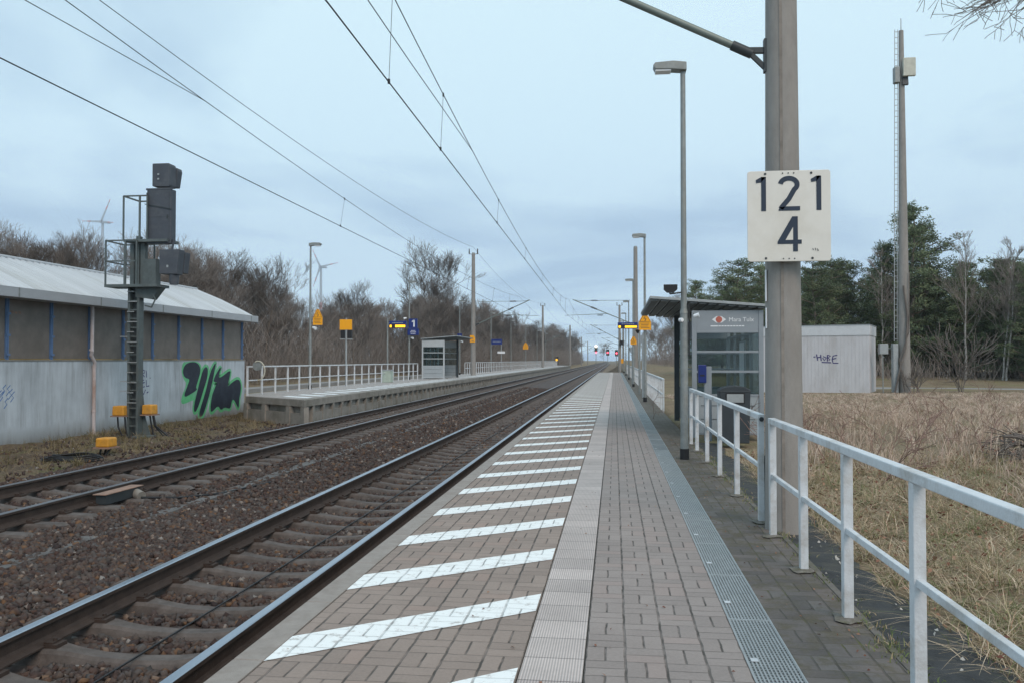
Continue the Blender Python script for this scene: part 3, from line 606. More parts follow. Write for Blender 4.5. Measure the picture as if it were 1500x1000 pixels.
# ------------------------------------------------------------------ lamps
def make_lamp(side, label, group, nearest=False):
    root = empty('platform_lamp', (0, 0, 0), label, 'platform lamp', group)
    g = G(); g.cyl((0, 0, .0), (0, 0, 2.25), .060, .056, 16); g.cyl((0, 0, 2.25), (0, 0, 5.93), .046, .038, 16); g.cyl((0, 0, 2.20), (0, 0, 2.27), .064, .05, 16)
    g.build('pole', M_['galv'], root)
    g = G(); g.cyl((0, 0, 0), (0, 0, .16), .07, .07, 16); g.build('foot_sleeve', M_['black'], root)
    s = side
    g = G(); pr = [(.05 * s, 5.90), (.05 * s, 6.02), (-.15 * s, 6.045), (-.42 * s, 6.03), (-.45 * s, 5.99), (-.42 * s, 5.93), (-.16 * s, 5.92)]
    if s > 0: pr = pr[::-1]
    g.prism(pr, 'y', -.10, .10); h = g.build('lamp_head', M_['galv'], root, bevel=.006)
    g = G(); g.box(min(-.42 * s, -.18 * s), max(-.42 * s, -.18 * s), -.085, .085, 5.895, 5.926); g.build('diffuser', M_['signwhite'], h, bevel=.01)
    return root
L1 = make_lamp(1, 'nearest tall platform lamp with a black speaker, in front of the glass shelter', 'lamps on the right platform')
L1.location = (1.05, 12.82, 0)
right_lamps = [(1.09, 30.2, 'second tall lamp on the right platform, carrying a yellow warning sign'), (1.05, 47.0, 'third lamp on the right platform, close before the far concrete mast'),
               (1.10, 64.5, 'fourth lamp along the right platform, its head just left of the far mast'), (1.10, 81, 'fifth lamp from the camera along the right platform'), (1.10, 97.5, 'last small lamp at the far end of the right platform')]
for x, y, lb in right_lamps:
    o = copy_tree(L1); o.location = (x, y, 0); o['label'] = lb
# small fittings only the first lamp has
g = G(); g.cyl((-.065, -.03, 2.10), (-.03, -.075, 2.10), .03, .03, 10); g.build('socket_cover', M_['signwhite'], L1)
g = G(); g.bar((.075, -.02, 1.55), (.075, -.02, 2.35), .02, .02); g.build('cable', M_['black'], L1)
sp = empty('loudspeaker', (.84, 12.75, 2.58), 'black horn loudspeaker on a bracket above the shelter roof', 'loudspeaker')
g = G(); g.prism([(-.10, -.03), (-.05, -.075), (.05, -.075), (.10, -.03), (.10, .045), (-.10, .045)], 'y', -.14, -.05); g.prism([(-.08, -.02), (-.04, -.05), (.04, -.05), (.08, -.02), (.08, .035), (-.08, .035)], 'y', -.05, .10); g.build('horn', M_['black'], sp)
g = G(); g.tube([(0, .03, 0), (0, .03, -.085), (.18, .06, -.06)], .012, 8); g.build('bracket', M_['steeldark'], sp)
LL = make_lamp(-1, 'platform lamp with yellow warning sign nearest to the grey walled building', 'lamps on the left platform'); LL.location = (-12.5, 33.05, .30)
left_labels = ['platform lamp beside the blue number 1 sign on the left platform', 'platform lamp just behind the small left shelter', 'platform lamp with a dark blue station sign right of the left concrete mast',
               'platform lamp fifth from the left, with small speakers halfway up', 'platform lamp with the smaller distant yellow warning sign', 'thin platform lamp left of the second left concrete mast', 'distant lamp just right of the second left concrete mast', 'farthest visible lamp on the left platform']
for i, lb in enumerate(left_labels):
    o = copy_tree(LL); o.location = (-12.5, [49.75, 66.5, 83.8, 100.2, 117.2, 134.6, 151, 169][i], .30); o['label'] = lb

# ------------------------------------------------------------------ signs
def tri_sign(x, y, z, label, w_=.38, h=.66):
    """yellow warning sign: triangle above a panel, facing the camera"""
    root = empty('warning_sign', (x, y, z), label, 'warning sign', 'yellow warning signs')
    hw = w_ / 2; g = G(); g.prism([(-hw, 0), (hw, 0), (hw, h * .5), (.05, h), (-.05, h), (-hw, h * .5)], 'y', -.012, .012); g.build('panel', M_['signy'], root)
    g = G(); f = lambda a, b: (a, -.014, b)
    g.ribbon([(-hw * .9, h * .5), (0, h * .98), (hw * .9, h * .5), (-hw * .9, h * .5)], .018, f)
    g.ribbon([(.01, h * .80), (-.045, h * .68), (.04, h * .67), (-.005, h * .54)], .03, f); g.build('pictogram', M_['ink'], root)
    g = G()
    for i in range(4): g.ribbon([(-hw * .78 + .02 * (i % 2), h * (.40 - .09 * i)), (hw * (.72 - .12 * (i % 3)), h * (.40 - .09 * i))], .014, f)
    g.build('lettering', M_['ink'], root); return root
tri_sign(1.09, 30.08, 2.56, 'large yellow triangle warning sign on the second right lamp', .43, .60)
tri_sign(1.06, 46.9, 2.35, 'smaller yellow triangle warning sign further down the right platform', .34, .45)
tri_sign(-12.16, 33.0, 2.93, 'yellow triangle warning sign on the lamp nearest the grey wall', .40, .64)
tri_sign(-12.5, 117.05, 3.0, 'tiny distant yellow warning sign among the left platform lamps', .75, .95)
def small_speaker(x, y, z, s, label):
    root = empty('loudspeaker', (x, y, z), label, 'loudspeaker', 'small white loudspeakers')
    g = G(); g.cyl((0, 0, 0), (.16 * s, -.08, -.04), .035, .07, 10); g.build('horn', M_['signwhite'], root)
    g = G(); g.bar((-.05 * s, 0, 0), (.02 * s, 0, 0), .02, .02); g.build('bracket', M_['galv'], root); return root
small_speaker(-12.38, 33.0, 2.83, 1, 'white loudspeaker under the yellow sign near the grey wall')
small_speaker(-12.66, 49.7, 4.05, -1, 'white loudspeaker left of the blue number 1 sign')
small_speaker(-12.38, 49.7, 2.85, 1, 'white loudspeaker below the blue station name sign')
small_speaker(-12.38, 66.4, 3.0, 1, 'white loudspeaker on the lamp behind the left shelter')
ff = empty('light_fitting', (1.42, 15.2, 2.28), 'small white light fitting under the near shelter roof edge', 'light'); g = G(); g.cyl((0, 0, 0), (.09, -.02, .02), .03, .045, 12); g.build('shade', M_['signwhite'], ff); g = G(); g.bar((.07, 0, .02), (.10, 1.15, .10), .02, .02); g.build('bracket', M_['galv'], ff)
# yellow box sign with grey lamps
bs = empty('box_sign', (-12.3, 37.1, .30), 'yellow rectangular sign over two dark signal boxes on a pole', 'sign')
g = G(); g.cyl((0, 0, 0), (0, 0, 3.12), .045, .04, 12); g.build('pole', M_['galvlight'], bs)
g = G(); g.box(-.30, .29, -.06, -.04, 2.58, 3.05); g.build('panel', M_['signy'], bs, bevel=.004)
g = G()
for s in (-1, 1): g.box(s * .16 - .10, s * .16 + .10, -.03, .12, 2.19, 2.56)
g.build('signal_box', M_['black'], bs); g = G()
for s in (-1, 1): g.box(s * .16 - .11, s * .16 + .11, -.10, .1, 2.13, 2.17)
g.build('tray', M_['galvlight'], bs)
# electronic displays
def display(x0, x1, y, z0, z1, px_, pz0, ptop, label):
    root = empty('departure_display', (px_, y, pz0), label, 'display', 'departure displays')
    g = G(); g.cyl((0, 0, 0), (0, 0, ptop - pz0), .05, .045, 12); g.build('pole', M_['galv'], root)
    g = G(); g.box(x0 - px_, x1 - px_, -.14, .14, z0 - pz0, z1 - pz0); b = g.build('housing', M_['navy'], root, bevel=.01)
    g = G(); f = lambda a, c: (a - px_, -.143, c - pz0); w_ = x1 - x0; h = z1 - z0
    g.add([f(x0 + .01, z0 + .02), f(x1 - .03, z0 + .02), f(x1 - .03, z0 + h * .55), f(x0 + .01, z0 + h * .55)], [(0, 1, 2, 3)]); g.build('screen', M_['black'], b)
    g = G(); f2 = lambda a, c: (a - px_, -.147, c - pz0)
    for (u0, u1) in ((.04, .16), (.36, .95)):
        n_ = max(1, int((u1 - u0) * 16)); 
        for i in range(n_):
            a = x0 + w_ * (u0 + (u1 - u0) * i / n_); bb = a + w_ * (u1 - u0) / n_ * .93
            g.add([f2(a, z0 + h * .12), f2(bb, z0 + h * .12), f2(bb, z0 + h * .46), f2(a, z0 + h * .46)], [(0, 1, 2, 3)])
    g.build('lit_lettering', M_['led'], b)
    g = G()
    for i in range(7): a = x0 + w_ * (.2 + .09 * i); g.add([f2(a, z0 + h * .68), f2(a + w_ * .06, z0 + h * .68), f2(a + w_ * .06, z0 + h * .8), f2(a, z0 + h * .8)], [(0, 1, 2, 3)])
    g.build('caption', M_['galvlight'], b)
    g = G(); g.bar((0, 0, (z0 + z1) / 2 - pz0), (x0 - px_, 0, (z0 + z1) / 2 - pz0), .05, .05); g.build('bracket', M_['galv'], root); return root
display(.15, 1.03, 37, 2.87, 3.14, 1.10, 0, 3.2, 'amber lit blue train display hanging over the right platform')
display(-12.28, -11.32, 44.5, 3.22, 3.62, -12.4, .30, 3.75, 'amber lit blue train display on the left platform')
hs = empty('loudspeaker', (1.02, 37.0, 2.72), 'dark cone loudspeaker under the right train display', 'loudspeaker')
g = G(); g.cyl((0, -.02, .08), (0, -.05, -.06), .11, .03, 10); g.build('horn', M_['black'], hs); g = G(); g.bar((0, 0, .06), (.08, 0, .06), .03, .03); g.build('bracket', M_['galv'], hs)
# extra slim posts on the right platform
for x, y, h, lb in ((1.13, 33.6, 2.5, 'slim grey post just behind the second right lamp'), (1.12, 52.5, 2.3, 'slim grey post standing left of the third right lamp')):
    p = empty('post', (x, y, 0), lb, 'post', 'slim grey posts'); g = G(); g.cyl((0, 0, 0), (0, 0, h), .045, .04, 10); g.build('pole', M_['galvlight'], p); g = G(); g.box(-.12, .12, -.02, .02, h - .34, h - .02); g.build('plate', M_['shelter'], p)
# blue number sign and station sign on left platform
s1 = empty('track_number_sign', (-12.22, 49.6, 3.42), 'dark blue square sign with a white number 1', 'sign')
g = G(); g.box(-.27, .27, -.06, .06, 0, .58); g.build('panel', M_['navy'], s1, bevel=.005)
g = G(); f = lambda a, b: (a, -.063, b); g.ribbon([(.07, .08), (.07, .50)], .085, f); g.ribbon([(.06, .49), (-.06, .38)], .07, f); g.build('numeral', M_['signwhite'], s1)
s2 = empty('station_sign', (-12.2, 49.6, 3.0), 'dark blue station name sign below the number 1 sign', 'sign')
g = G(); g.box(-.36, .34, -.06, .06, 0, .40); g.build('panel', M_['navy'], s2, bevel=.005)
g = G(); f = lambda a, b: (a, -.063, b)
for z_, w2 in ((.27, .14), (.18, .18), (.09, .15)):
    for i in range(5): g.ribbon([(-w2 + i * w2 * .4, z_), (-w2 + i * w2 * .4 + w2 * .3, z_)], .035, f)
g.build('lettering', M_['signwhite'], s2)
s3 = empty('station_sign', (-12.2, 83.7, 3.05), 'distant dark blue station sign right of the left mast', 'sign', )
g = G(); g.box(-.25, .85, -.06, .06, 0, .55); g.build('panel', M_['navy'], s3); g = G(); f = lambda a, b: (a, -.063, b)
for i in range(6): g.ribbon([(-.1 + i * .14, .28), (-.01 + i * .14, .28)], .09, f)
g.build('lettering', M_['shelter'], s3)
s4 = empty('small_sign', (-12.5, 66.35, 3.25), 'small blue and white plate on the lamp behind the shelter', 'sign')
g = G(); g.box(-.16, .22, -.03, .03, 0, .38); g.build('panel', M_['navy'], s4); g = G(); g.box(-.1, .12, -.035, -.031, .08, .2); g.build('lettering', M_['signwhite'], s4)
s5 = empty('white_sign', (-12.5, 91.5, .3), 'white horizontal sign on a short pole in mid left platform', 'sign')
g = G(); g.cyl((0, 0, 0), (0, 0, 3.3), .05, .045, 10); g.build('pole', M_['galvlight'], s5); g = G(); g.box(-.42, .42, -.08, -.05, 1.9, 2.15); g.build('panel', M_['signwhite'], s5)
gc = empty('grit_bin', (-12.05, 43.6, .3), 'pale green grey cabinet behind the left platform railing', 'cabinet')
g = G(); g.box(-.36, .14, -.3, .3, 0, .62); g.build('body', mat('pale_green', (.40, .47, .40), .6), gc, bevel=.02); g = G(); g.box(-.38, .16, -.32, .32, .621, .68); g.build('lid', M_['galvlight'], gc, bevel=.01)
# round mirror and pipe loop at the start of the left railing
mi = empty('round_mirror', (-12.15, 26.5, 1.3), 'round grey disc with a pale pipe loop where left railing meets wall', 'mirror')
g = G(); g.cyl((.13, .35, .0), (.13, .38, .0), .16, .16, 20); g.build('disc', M_['galv'], mi)
g = G(); pts = [(.17 + .24 * math.cos(a), .34, -.16 + .32 * math.sin(a)) for a in [R(d) for d in range(115, -100, -15)]]; g.tube(pts, .022, 8); g.build('pipe_loop', mat('cream_pipe', (.55, .52, .42), .6), mi)

# ------------------------------------------------------------------ overhead masts
def mast(x, y, z0, side, htot, label, rb=.165, rt=.115, group='concrete overhead line masts', ztube=(4.23, 6.03, 4.92), reach=4.30, forks=False, cant=True, seg=24):
    """side -1: cantilever reaches to -x"""
    root = empty('catenary_mast', (x, y, z0), label, 'mast', group)
    g = G(); g.cyl((0, 0, -.1), (0, 0, htot), rb, rt, seg); g.build('pole', M_['mast'], root)
    g = G(); g.cyl((0, 0, htot), (0, 0, htot + .12), rt * 1.05, rt * .8, 12)
    if forks:
        for s in (-1, 1): g.bar((0, 0, htot - .05), (s * .33, 0, htot + .05), .05, .05)
    g.build('cap', M_['galv'], root)
    if forks:
        g = G()
        for s in (-1, 1): g.cyl((s * .33, 0, htot + .0), (s * .33, 0, htot + .42), .05, .04, 10)
        g.build('insulator', M_['insul'], root)
    if cant:
        zs_, zt, zc = [q - z0 for q in ztube]; s = side; r_at = rb + (rt - rb) * zs_ / htot
        tip = (s * (reach + .35), zt + .10); st = (s * (r_at + .05), zs_)
        def L_(t): return (st[0] + (tip[0] - st[0]) * t, 0, st[1] + (tip[1] - st[1]) * t)
        g = G(); g.cyl(L_(.045), L_(1), .034, .034, 12); g.cyl((s * (reach - .25), 0, zt), (s * .5, 0, zt), .018, .018, 8); g.cyl((s * (reach - .25), 0, zt), L_(.985), .016, .016, 8)
        u = (zc + .02 - st[1]) / (tip[1] - st[1]) + .04; g.cyl(L_(u), (s * (reach + .95), 0, zc - .02), .022, .018, 8)
        g.build('cantilever', M_['tubegreen'], root)
        g = G(); a = s * r_at
        g.bar((a - s * .03, 0, zs_ - .14), (a - s * .03, 0, zs_ + .16), .09, .07); g.bar((a, 0, zs_ + .06), L_(.03), .04, .05); g.bar((a, 0, zs_ - .1), L_(.02), .035, .04); g.cyl(L_(.015), L_(.055), .045, .045, 10); g.build('hinge', M_['steeldark'], root); g = G()
        g.bar((a - s * .03, 0, zt - .1), (a - s * .03, 0, zt + .1), .07, .06); g.build('hinge', M_['steeldark'], root)
        g = G()
        for k in range(7): p = .60 + .014 * k; g.cyl(L_(p), L_(p + .008), .075, .065, 12)
        g.cyl((s * .45, 0, zt), (s * .5, 0, zt), .03, .03, 8)
        for k in range(7): xx = s * (2.9 + .07 * k); g.cyl((xx, 0, zt), (xx + s * .04, 0, zt), .06, .05, 12)
        for k in range(6): xx = s * (2.5 + .07 * k); g.cyl((xx, 0, zc - .01), (xx + s * .04, 0, zc - .01), .06, .05, 12)
        g.build('insulator', M_['insul'], root)
    return root
m1 = mast(1.50, 7.66, 0, -1, 10.1, 'thick concrete mast in the right foreground carrying the number board', rb=.168, rt=.10, seg=40, ztube=(4.23, 6.35, 5.5))
g = G(); 
for k in range(20): a0, a1 = k * .5, (k + 1) * .5; r0 = .168 - .068 * a0 / 10.1; r1_ = .168 - .068 * a1 / 10.1; ang = R(-103); ww = .013; g.add([((r0 + .002) * math.cos(ang) - ww, (r0 + .002) * math.sin(ang), a0), ((r0 + .002) * math.cos(ang) + ww, (r0 + .002) * math.sin(ang) - .001, a0), ((r1_ + .002) * math.cos(ang) + ww, (r1_ + .002) * math.sin(ang) - .001, a1), ((r1_ + .002) * math.cos(ang) - ww, (r1_ + .002) * math.sin(ang), a1)], [(0, 1, 2, 3)])
g.build('casting_seam', M_['seam'], m1)
g = G(); g.box(-.158, -.150, -.06, -.02, 1.78, 1.96); g.box(-.160, -.152, -.06, -.02, 2.02, 2.30); g.build('marker_strip', M_['signwhite'], m1)
m2 = mast(1.62, 64, 0, -1, 10.05, 'concrete mast rising behind the right platform display and shelter roof', rb=.20, rt=.15, reach=4.45)
m3 = mast(-10.95, 64, .30, 1, 9.45, 'tall left platform mast topped by two dark insulators', rb=.20, rt=.13, reach=4.1, forks=True)
m4 = mast(-11.0, 128, .30, 1, 9.5, 'second mast with twin insulators farther along the left platform', rb=.2, rt=.14, reach=4.1, forks=True)
m5 = mast(-11.0, 207.6, 0, 1, 10.0, 'mast at the far end of the left platform', rb=.28, rt=.2, reach=4.1)
m6 = mast(.68, 110, -.3, -1, 8.9, 'thin mast with forked top just past the right platform end', rb=.20, rt=.13, reach=3.5, forks=True)
for k, (x, y) in enumerate(((-11, 281), (-11, 346), (1.8, 175), (1.8, 240), (1.8, 320))):
    mast(x, y, -.3, 1 if x < 0 else -1, 9.4, 'small distant mast on the ' + ('left' if x < 0 else 'right') + ' side near the vanishing point, ' + ['first beyond the left platform', 'farthest on that side', 'first beyond the platform', 'second beyond the platform', 'last one visible'][k], rb=.2, rt=.15, reach=4.2, seg=10)

# number board on the first mast
nb = empty('number_board', (1.505, 7.42, 2.35), 'cream board with dark numbers 121 over 4 on the near mast', 'number board')
def rrect(w_, h, r, n=5):
    P = []
    for cx, cz, a0 in ((w_ / 2 - r, r, -90), (w_ / 2 - r, h - r, 0), (-w_ / 2 + r, h - r, 90), (-w_ / 2 + r, r, 180)):
        for i in range(n + 1): a = R(a0 + 90 * i / n); P.append((cx + r * math.cos(a), cz + r * math.sin(a)))
    return P
g = G(); g.prism(rrect(.70, .79, .025), 'y', -.012, .0); g.build('panel', M_['signback'], nb, bevel=.003)
g = G(); g.prism(rrect(.675, .77, .02), 'y', .001, .014)
g.build('backing_frame', M_['galv'], nb)
f = lambda a, b: (a, -.0155, b); k_ = .70 / 485  # sign drawn in its own 485 wide units
def U(x, y): return ((x - 405) * k_, .79 - (y - 205) * k_ * (.79 / (530 * k_)))
def SR(g, pts, wd): g.ribbon([U(*p) for p in pts], wd * k_, f)
g = G(); wd = 29
for ox in (0, 321):
    SR(g, [(258 + ox, 240), (258 + ox, 440)], 28); g.poly([U(212 + ox, 258), U(244 + ox, 240), U(272 + ox, 240), U(244 + ox, 272), U(214 + ox, 276)], f)
arc = [(405 + 49 * math.cos(R(a)), 289 - 37 * math.sin(R(a)) - 1) for a in range(168, -50, -12)]
g2 = [(357, 283)] + arc[1:] + [(405, 372), (368, 414), (358, 428)]
SR(g, g2, wd); g.poly([U(344, 440), U(350, 420), U(392, 415), U(470, 415), U(470, 440)], f)
g.poly([U(338, 634), U(338, 620), U(424, 474), U(456, 474), U(456, 610), U(478, 610), U(478, 634), U(456, 634), U(456, 678), U(428, 678), U(428, 634)], f)
g.build('numerals', M_['ink'], nb, tri=True)
# inner counter of the 4
g = G(); g.poly([U(384, 611), U(428, 611), U(428, 536)], lambda a, b: (a, -.0165, b)); g.build('numeral_counter', M_['signback'], nb)
g = G()
for (x, y) in ((268, 222), (536, 222), (270, 716), (540, 718), (370, 220), (403, 220), (435, 220), (372, 719), (405, 719), (437, 719)):
    u, v = U(x, y); r_ = .011 if x in (268, 536, 270, 540) else .006; g.cyl((u, -.0125, v), (u, -.020, v), r_, r_ * .8, 8)
g.build('bolt', M_['steeldark'], nb)
g = G(); SR(g, [(541, 662), (546, 672)], 4); SR(g, [(556, 660), (557, 674)], 4); SR(g, [(566, 664), (575, 676), (568, 676)], 4); g.build('small_mark', M_['steeldark'], nb)
# straps holding board to mast
g = G(); 
for z_ in (.10, .70): g.box(-.05, .05, .0145, .10, z_, z_ + .03)
g.build('clamp', M_['steeldark'], nb)
# yellow panel sign on left mast, dark box on far right mast, yellow marker
ys_ = empty('mast_sign', (-10.97, 63.75, 2.85), 'small yellow warning sign on the left platform mast', 'sign'); g = G(); g.prism([(-.2, 0), (.2, 0), (.2, .38), (.08, .55), (-.2, .55)], 'y', -.01, .01); g.build('panel', M_['signy'], ys_); g = G(); g.ribbon([(-.1, .12), (.1, .12)], .05, lambda a, b: (a, -.014, b)); g.ribbon([(-.06, .36), (.06, .28)], .08, lambda a, b: (a, -.014, b)); g.build('lettering', M_['rustplate'], ys_)
dk = empty('signal_screen', (.98, 109.6, 3.4), 'small black signal box on the thin far mast', 'signal'); g = G(); g.box(-.28, .34, -.1, .1, 0, .65); g.build('housing', M_['black'], dk, bevel=.03); g = G(); g.box(-.34, -.27, -.03, .03, .3, .38); g.build('bracket', M_['galv'], dk)
ym = empty('yellow_marker', (1.0, 112, .0), 'small yellow marker board at the right platform end', 'marker'); g = G(); g.cyl((0, 0, -.6), (0, 0, 1.3), .04, .04, 8); g.build('post', M_['galv'], ym); g = G(); g.box(-.22, .22, -.04, -.01, 1.05, 1.65); g.build('panel', M_['signy'], ym)

# ------------------------------------------------------------------ overhead wires
FX = -10.95
def lerp_pts(pts, y):
    return np.interp(y, [p[1] for p in pts], [p[0] for p in pts])
def wires(cx, masts, zc, zm, sag, label, droppers, cz=4.92, rw=.0085):
    """cx: list of (x,y) supports for contact wire"""
    root = empty('overhead_line', (cx[0][0], cx[0][1], zc), label, 'overhead wires', 'overhead wires above the tracks')
    ox, oy, oz = cx[0][0], cx[0][1], zc
    def mz(y):
        for a, b in zip(masts, masts[1:]):
            if a <= y <= b: t = (y - a) / (b - a); return zm - 4 * sag * t * (1 - t) * ((b - a) / 57) ** 1
        return zm
    g = G(); pts = [(p[0] - ox, p[1] - oy, 0) for p in cx]; g.tube(pts, rw, 6); g.build('contact_wire', M_['wire'], root)
    Y = []
    for a, b in zip(masts, masts[1:]): Y += list(np.linspace(a, b, 17)[:-1])
    Y.append(masts[-1]); g = G(); g.tube([(lerp_pts(cx, y) * .985 - ox, y - oy, mz(y) - oz) for y in Y], rw * .8, 5); g.build('messenger_wire', M_['wire'], root)
    g = G(); a = masts[1]
    for m0, m1_ in ((masts[1], masts[1] + 8.6),): 
        x = lerp_pts(cx, m0); z1 = mz(m1_)
        g.tube([(lerp_pts(cx, m1_) * .985 - ox, m1_ - oy, z1 - oz), (x * .985 - ox, m0 + 3 - oy, z1 - .22 - oz), (x * .985 - ox, m0 - 7 - oy, z1 - .2 - oz)], rw * .7, 5)
    g.build('stitch_wire', M_['wire'], root)
    for y in droppers:
        x = lerp_pts(cx, y); g = G(); g.tube([(x - ox, y - oy, 0), (x * .985 - ox, y - oy, mz(y) - oz)], .0035 if y < 40 else .006, 4)
        g.cyl((x - ox, y - oy, -.02), (x - ox, y - oy, .04), .016, .016, 6); g.cyl((x * .985 - ox, y - oy, mz(y) - oz - .03), (x * .985 - ox, y - oy, mz(y) - oz + .03), .014, .014, 6); g.build('dropper', M_['wire'], root)
    return root
wires([(-2.95, -46), (-2.72, 7.66), (-3.55, 64), (-3.0, 110), (-3.5, 175), (-3.1, 240), (-3.4, 320)], [-46, 7.66, 64, 110, 175, 240, 320], 4.92, 6.15, .95, 'overhead wires with droppers above the near track', [9.9, 13.2, 20.5, 28, 36, 44, 52, 59, 70, 78, 86, 94, 102])
wires([(-7.3, -50), (-7.15, 5), (-7.45, 64), (-7.2, 128), (-7.5, 207.6), (-7.2, 281), (-7.4, 346)], [-50, 5, 64, 128, 207.6, 281, 346], 5.05, 6.4, .75, 'overhead wires above the farther track beside the left platform', [21.3, 32, 41, 50, 58, 72, 84, 96, 108, 120])
fl = empty('feeder_line', (FX, 64, 10.3), 'single upper feeder wire strung between the left mast tops', 'feeder wire'); g = G(); Y = list(np.linspace(-6, 64, 20)) + list(np.linspace(68, 128, 12)) + list(np.linspace(135, 207, 10))
def fz(y): 
    a, b = (-6, 64) if y <= 64 else ((64, 128) if y <= 128 else (128, 207)); t = (y - a) / (b - a); return 10.3 - 4 * 1.25 * t * (1 - t)
g.tube([(.0, y - 64, fz(y) - 10.3) for y in Y], .0095, 5); g.build('wire', M_['wire'], fl)

# ------------------------------------------------------------------ shelters
def shelter(X0, X1, Y0, Y1, z0, xf, label, logo=True, FR=None):
    FR = FR or M_['shelter']
    """end wall faces the camera at Y0, open to xf side (-1 or 1: direction of the track)"""
    root = empty('platform_shelter', ((X0 + X1) / 2, Y0, z0), label, 'shelter', 'glass platform shelters')
    cx = (X0 + X1) / 2; a, b = X0 - cx, X1 - cx; L_ = Y1 - Y0; H = 2.45
    fr, bk = (a, b) if xf < 0 else (b, a)
    def end_wall(y):
        g = G()
        for x in (a, b): g.box(x - .045, x + .045, y - .03, y + .03, 0, H)
        for z_ in (.82, 1.275, 1.655, 2.04): g.box(a + .046, b - .046, y - .022, y + .022, z_ - .022, z_ + .022)
        g.box(a + .046, b - .046, y - .022, y + .022, .06, .10)
        g.build('end_frame', FR, root, bevel=.004)
        g = G(); g.box(a + .046, b - .046, y - .018, y + .018, 2.063, H - .002); hd = g.build('header_panel', FR, root)
        g = G(); g.box(a + .05, b - .05, y - .012, y + .012, .102, .797); g.build('lower_panel', mat('shelter_light', (.36, .40, .42), .5, var=.05), root)
        g = G(); f = lambda u, v: (u, y - .0215, v)
        g.ribbon([(a + .12, .62), (b - .12, .62)], .012, f); g.ribbon([(a + .12, .36), (b - .12, .36)], .012, f); g.build('panel_groove', M_['shelterdark'], root)
        for z_ in (.842, 1.297, 1.677):
            g = G(); g.box(a + .047, b - .047, y - .004, y + .004, z_, z_ + .339 if z_ > 1 else z_ + .41); g.build('pane', M_['glass'], root)
        return hd
    hd = end_wall(0.03)
    if logo:
        f = lambda u, v: (u, .0095, v); cx_, cz = -.16, 2.275
        g = G(); g.poly([(cx_ - .135, cz), (cx_ - .05, cz + .062), (cx_ + .05, cz + .062), (cx_ + .135, cz), (cx_ + .05, cz - .062), (cx_ - .05, cz - .062)], f)
        g.ribbon([(cx_ - .16, cz - .125), (cx_ - .02, cz - .125)], .022, f)
        for i in range(9): g.ribbon([(cx_ - .01 + i * .055, cz - .125), (cx_ + .035 + i * .055, cz - .125)], .020, f)
        g.build('logo', M_['signwhite'], hd)
        g = G(); g.cyl((cx_, .0095, cz), (cx_, .0075, cz), .062, .062, 20); g.build('logo_disc', mat('logo_red', (.50, .14, .10), .5, var=.02), hd)
        text_mesh('lettering', 'Mara Tulx', .115, M_['signwhite'], Matrix.Translation((cx_ + .42, .0085, cz - .005)) @ Matrix.Rotation(R(90), 4, 'X'), hd, extrude=.0008)
    end_wall(L_ - .03)
    # long rear wall
    g = G(); n = 4
    for i in range(1, n): y = L_ * i / n; g.box(bk - .03, bk + .03, y - .03, y + .03, 0, H - .05)
    for z_ in (.82, 1.275, 1.655, 2.04, H - .07): g.box(bk - .018, bk + .018, .062, L_ - .062, z_ - .02, z_ + .02)
    g.build('rear_frame', M_['shelter'], root)
    g = G(); g.box(bk - .010, bk + .010, .062, L_ - .062, .08, .798); g.build('rear_panel', M_['shelter'], root)
    g = G(); g.box(bk - .004, bk + .004, .062, L_ - .062, .842, 2.018); g.build('rear_pane', M_['glass'], root)
    # roof: sloping slab with folded edges
    zf, zb = 2.735, 2.56; rf, rb = fr + xf * .85, bk - xf * .1
    sx = sorted([(rf, zf), (rb, zb)]); (xa, za_), (xb, zb_) = sx
    g = G(); y0, y1 = -.12, L_ + .95
    g.add([(xa, y0, za_), (xb, y0, zb_), (xb, y1, zb_), (xa, y1, za_), (xa, y0, za_ - .05), (xb, y0, zb_ - .05), (xb, y1, zb_ - .05), (xa, y1, za_ - .05)],
          [(0, 1, 2, 3), (7, 6, 5, 4), (0, 4, 5, 1), (1, 5, 6, 2), (2, 6, 7, 3), (3, 7, 4, 0)])
    rr = g.build('roof', M_['galvlight'], root, bevel=.004)
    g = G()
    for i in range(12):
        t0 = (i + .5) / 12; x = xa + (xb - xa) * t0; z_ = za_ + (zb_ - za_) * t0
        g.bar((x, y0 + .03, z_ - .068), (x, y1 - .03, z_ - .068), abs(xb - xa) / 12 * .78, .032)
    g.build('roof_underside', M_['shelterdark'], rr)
    g = G(); g.bar((fr, L_ - .1, .0), (fr, L_ - .1, 2.62), .12, .12); g.build('front_post', M_['steeldark'], root)
    g = G(); g.box(min(bk, bk + xf * .45), max(bk, bk + xf * .45), .5, L_ - .8, .43, .46)
    for y in (.8, L_ / 2, L_ - 1.1): g.bar((bk + xf * .22, y, 0), (bk + xf * .22, y, .43), .05, .05)
    g.build('bench', M_['galv'], root); return root
sh1 = shelter(1.54, 2.80, 16.40, 21.1, 0, -1, 'grey glass shelter with red and white eye logo on the right platform')
sh2 = shelter(-12.10, -10.72, 51.6, 56.3, .30, 1, 'small pale glass shelter on the left platform', logo=False, FR=mat('shelter_pale', (.47, .50, .51), .45, var=.05))
sh2.location.z = .30
# poster and dark things inside the near shelter
ad = empty('timetable_board', (2.72, 18.2, .9), 'pale timetable board hanging on the rear glass inside the near shelter', 'timetable board'); g = G(); g.box(-.02, .02, -.35, .35, 0, 1.0); g.build('frame', M_['galvlight'], ad, bevel=.004); g = G(); g.box(-.024, -.0205, -.31, .31, .04, .96); g.build('sheet', M_['signwhite'], ad)
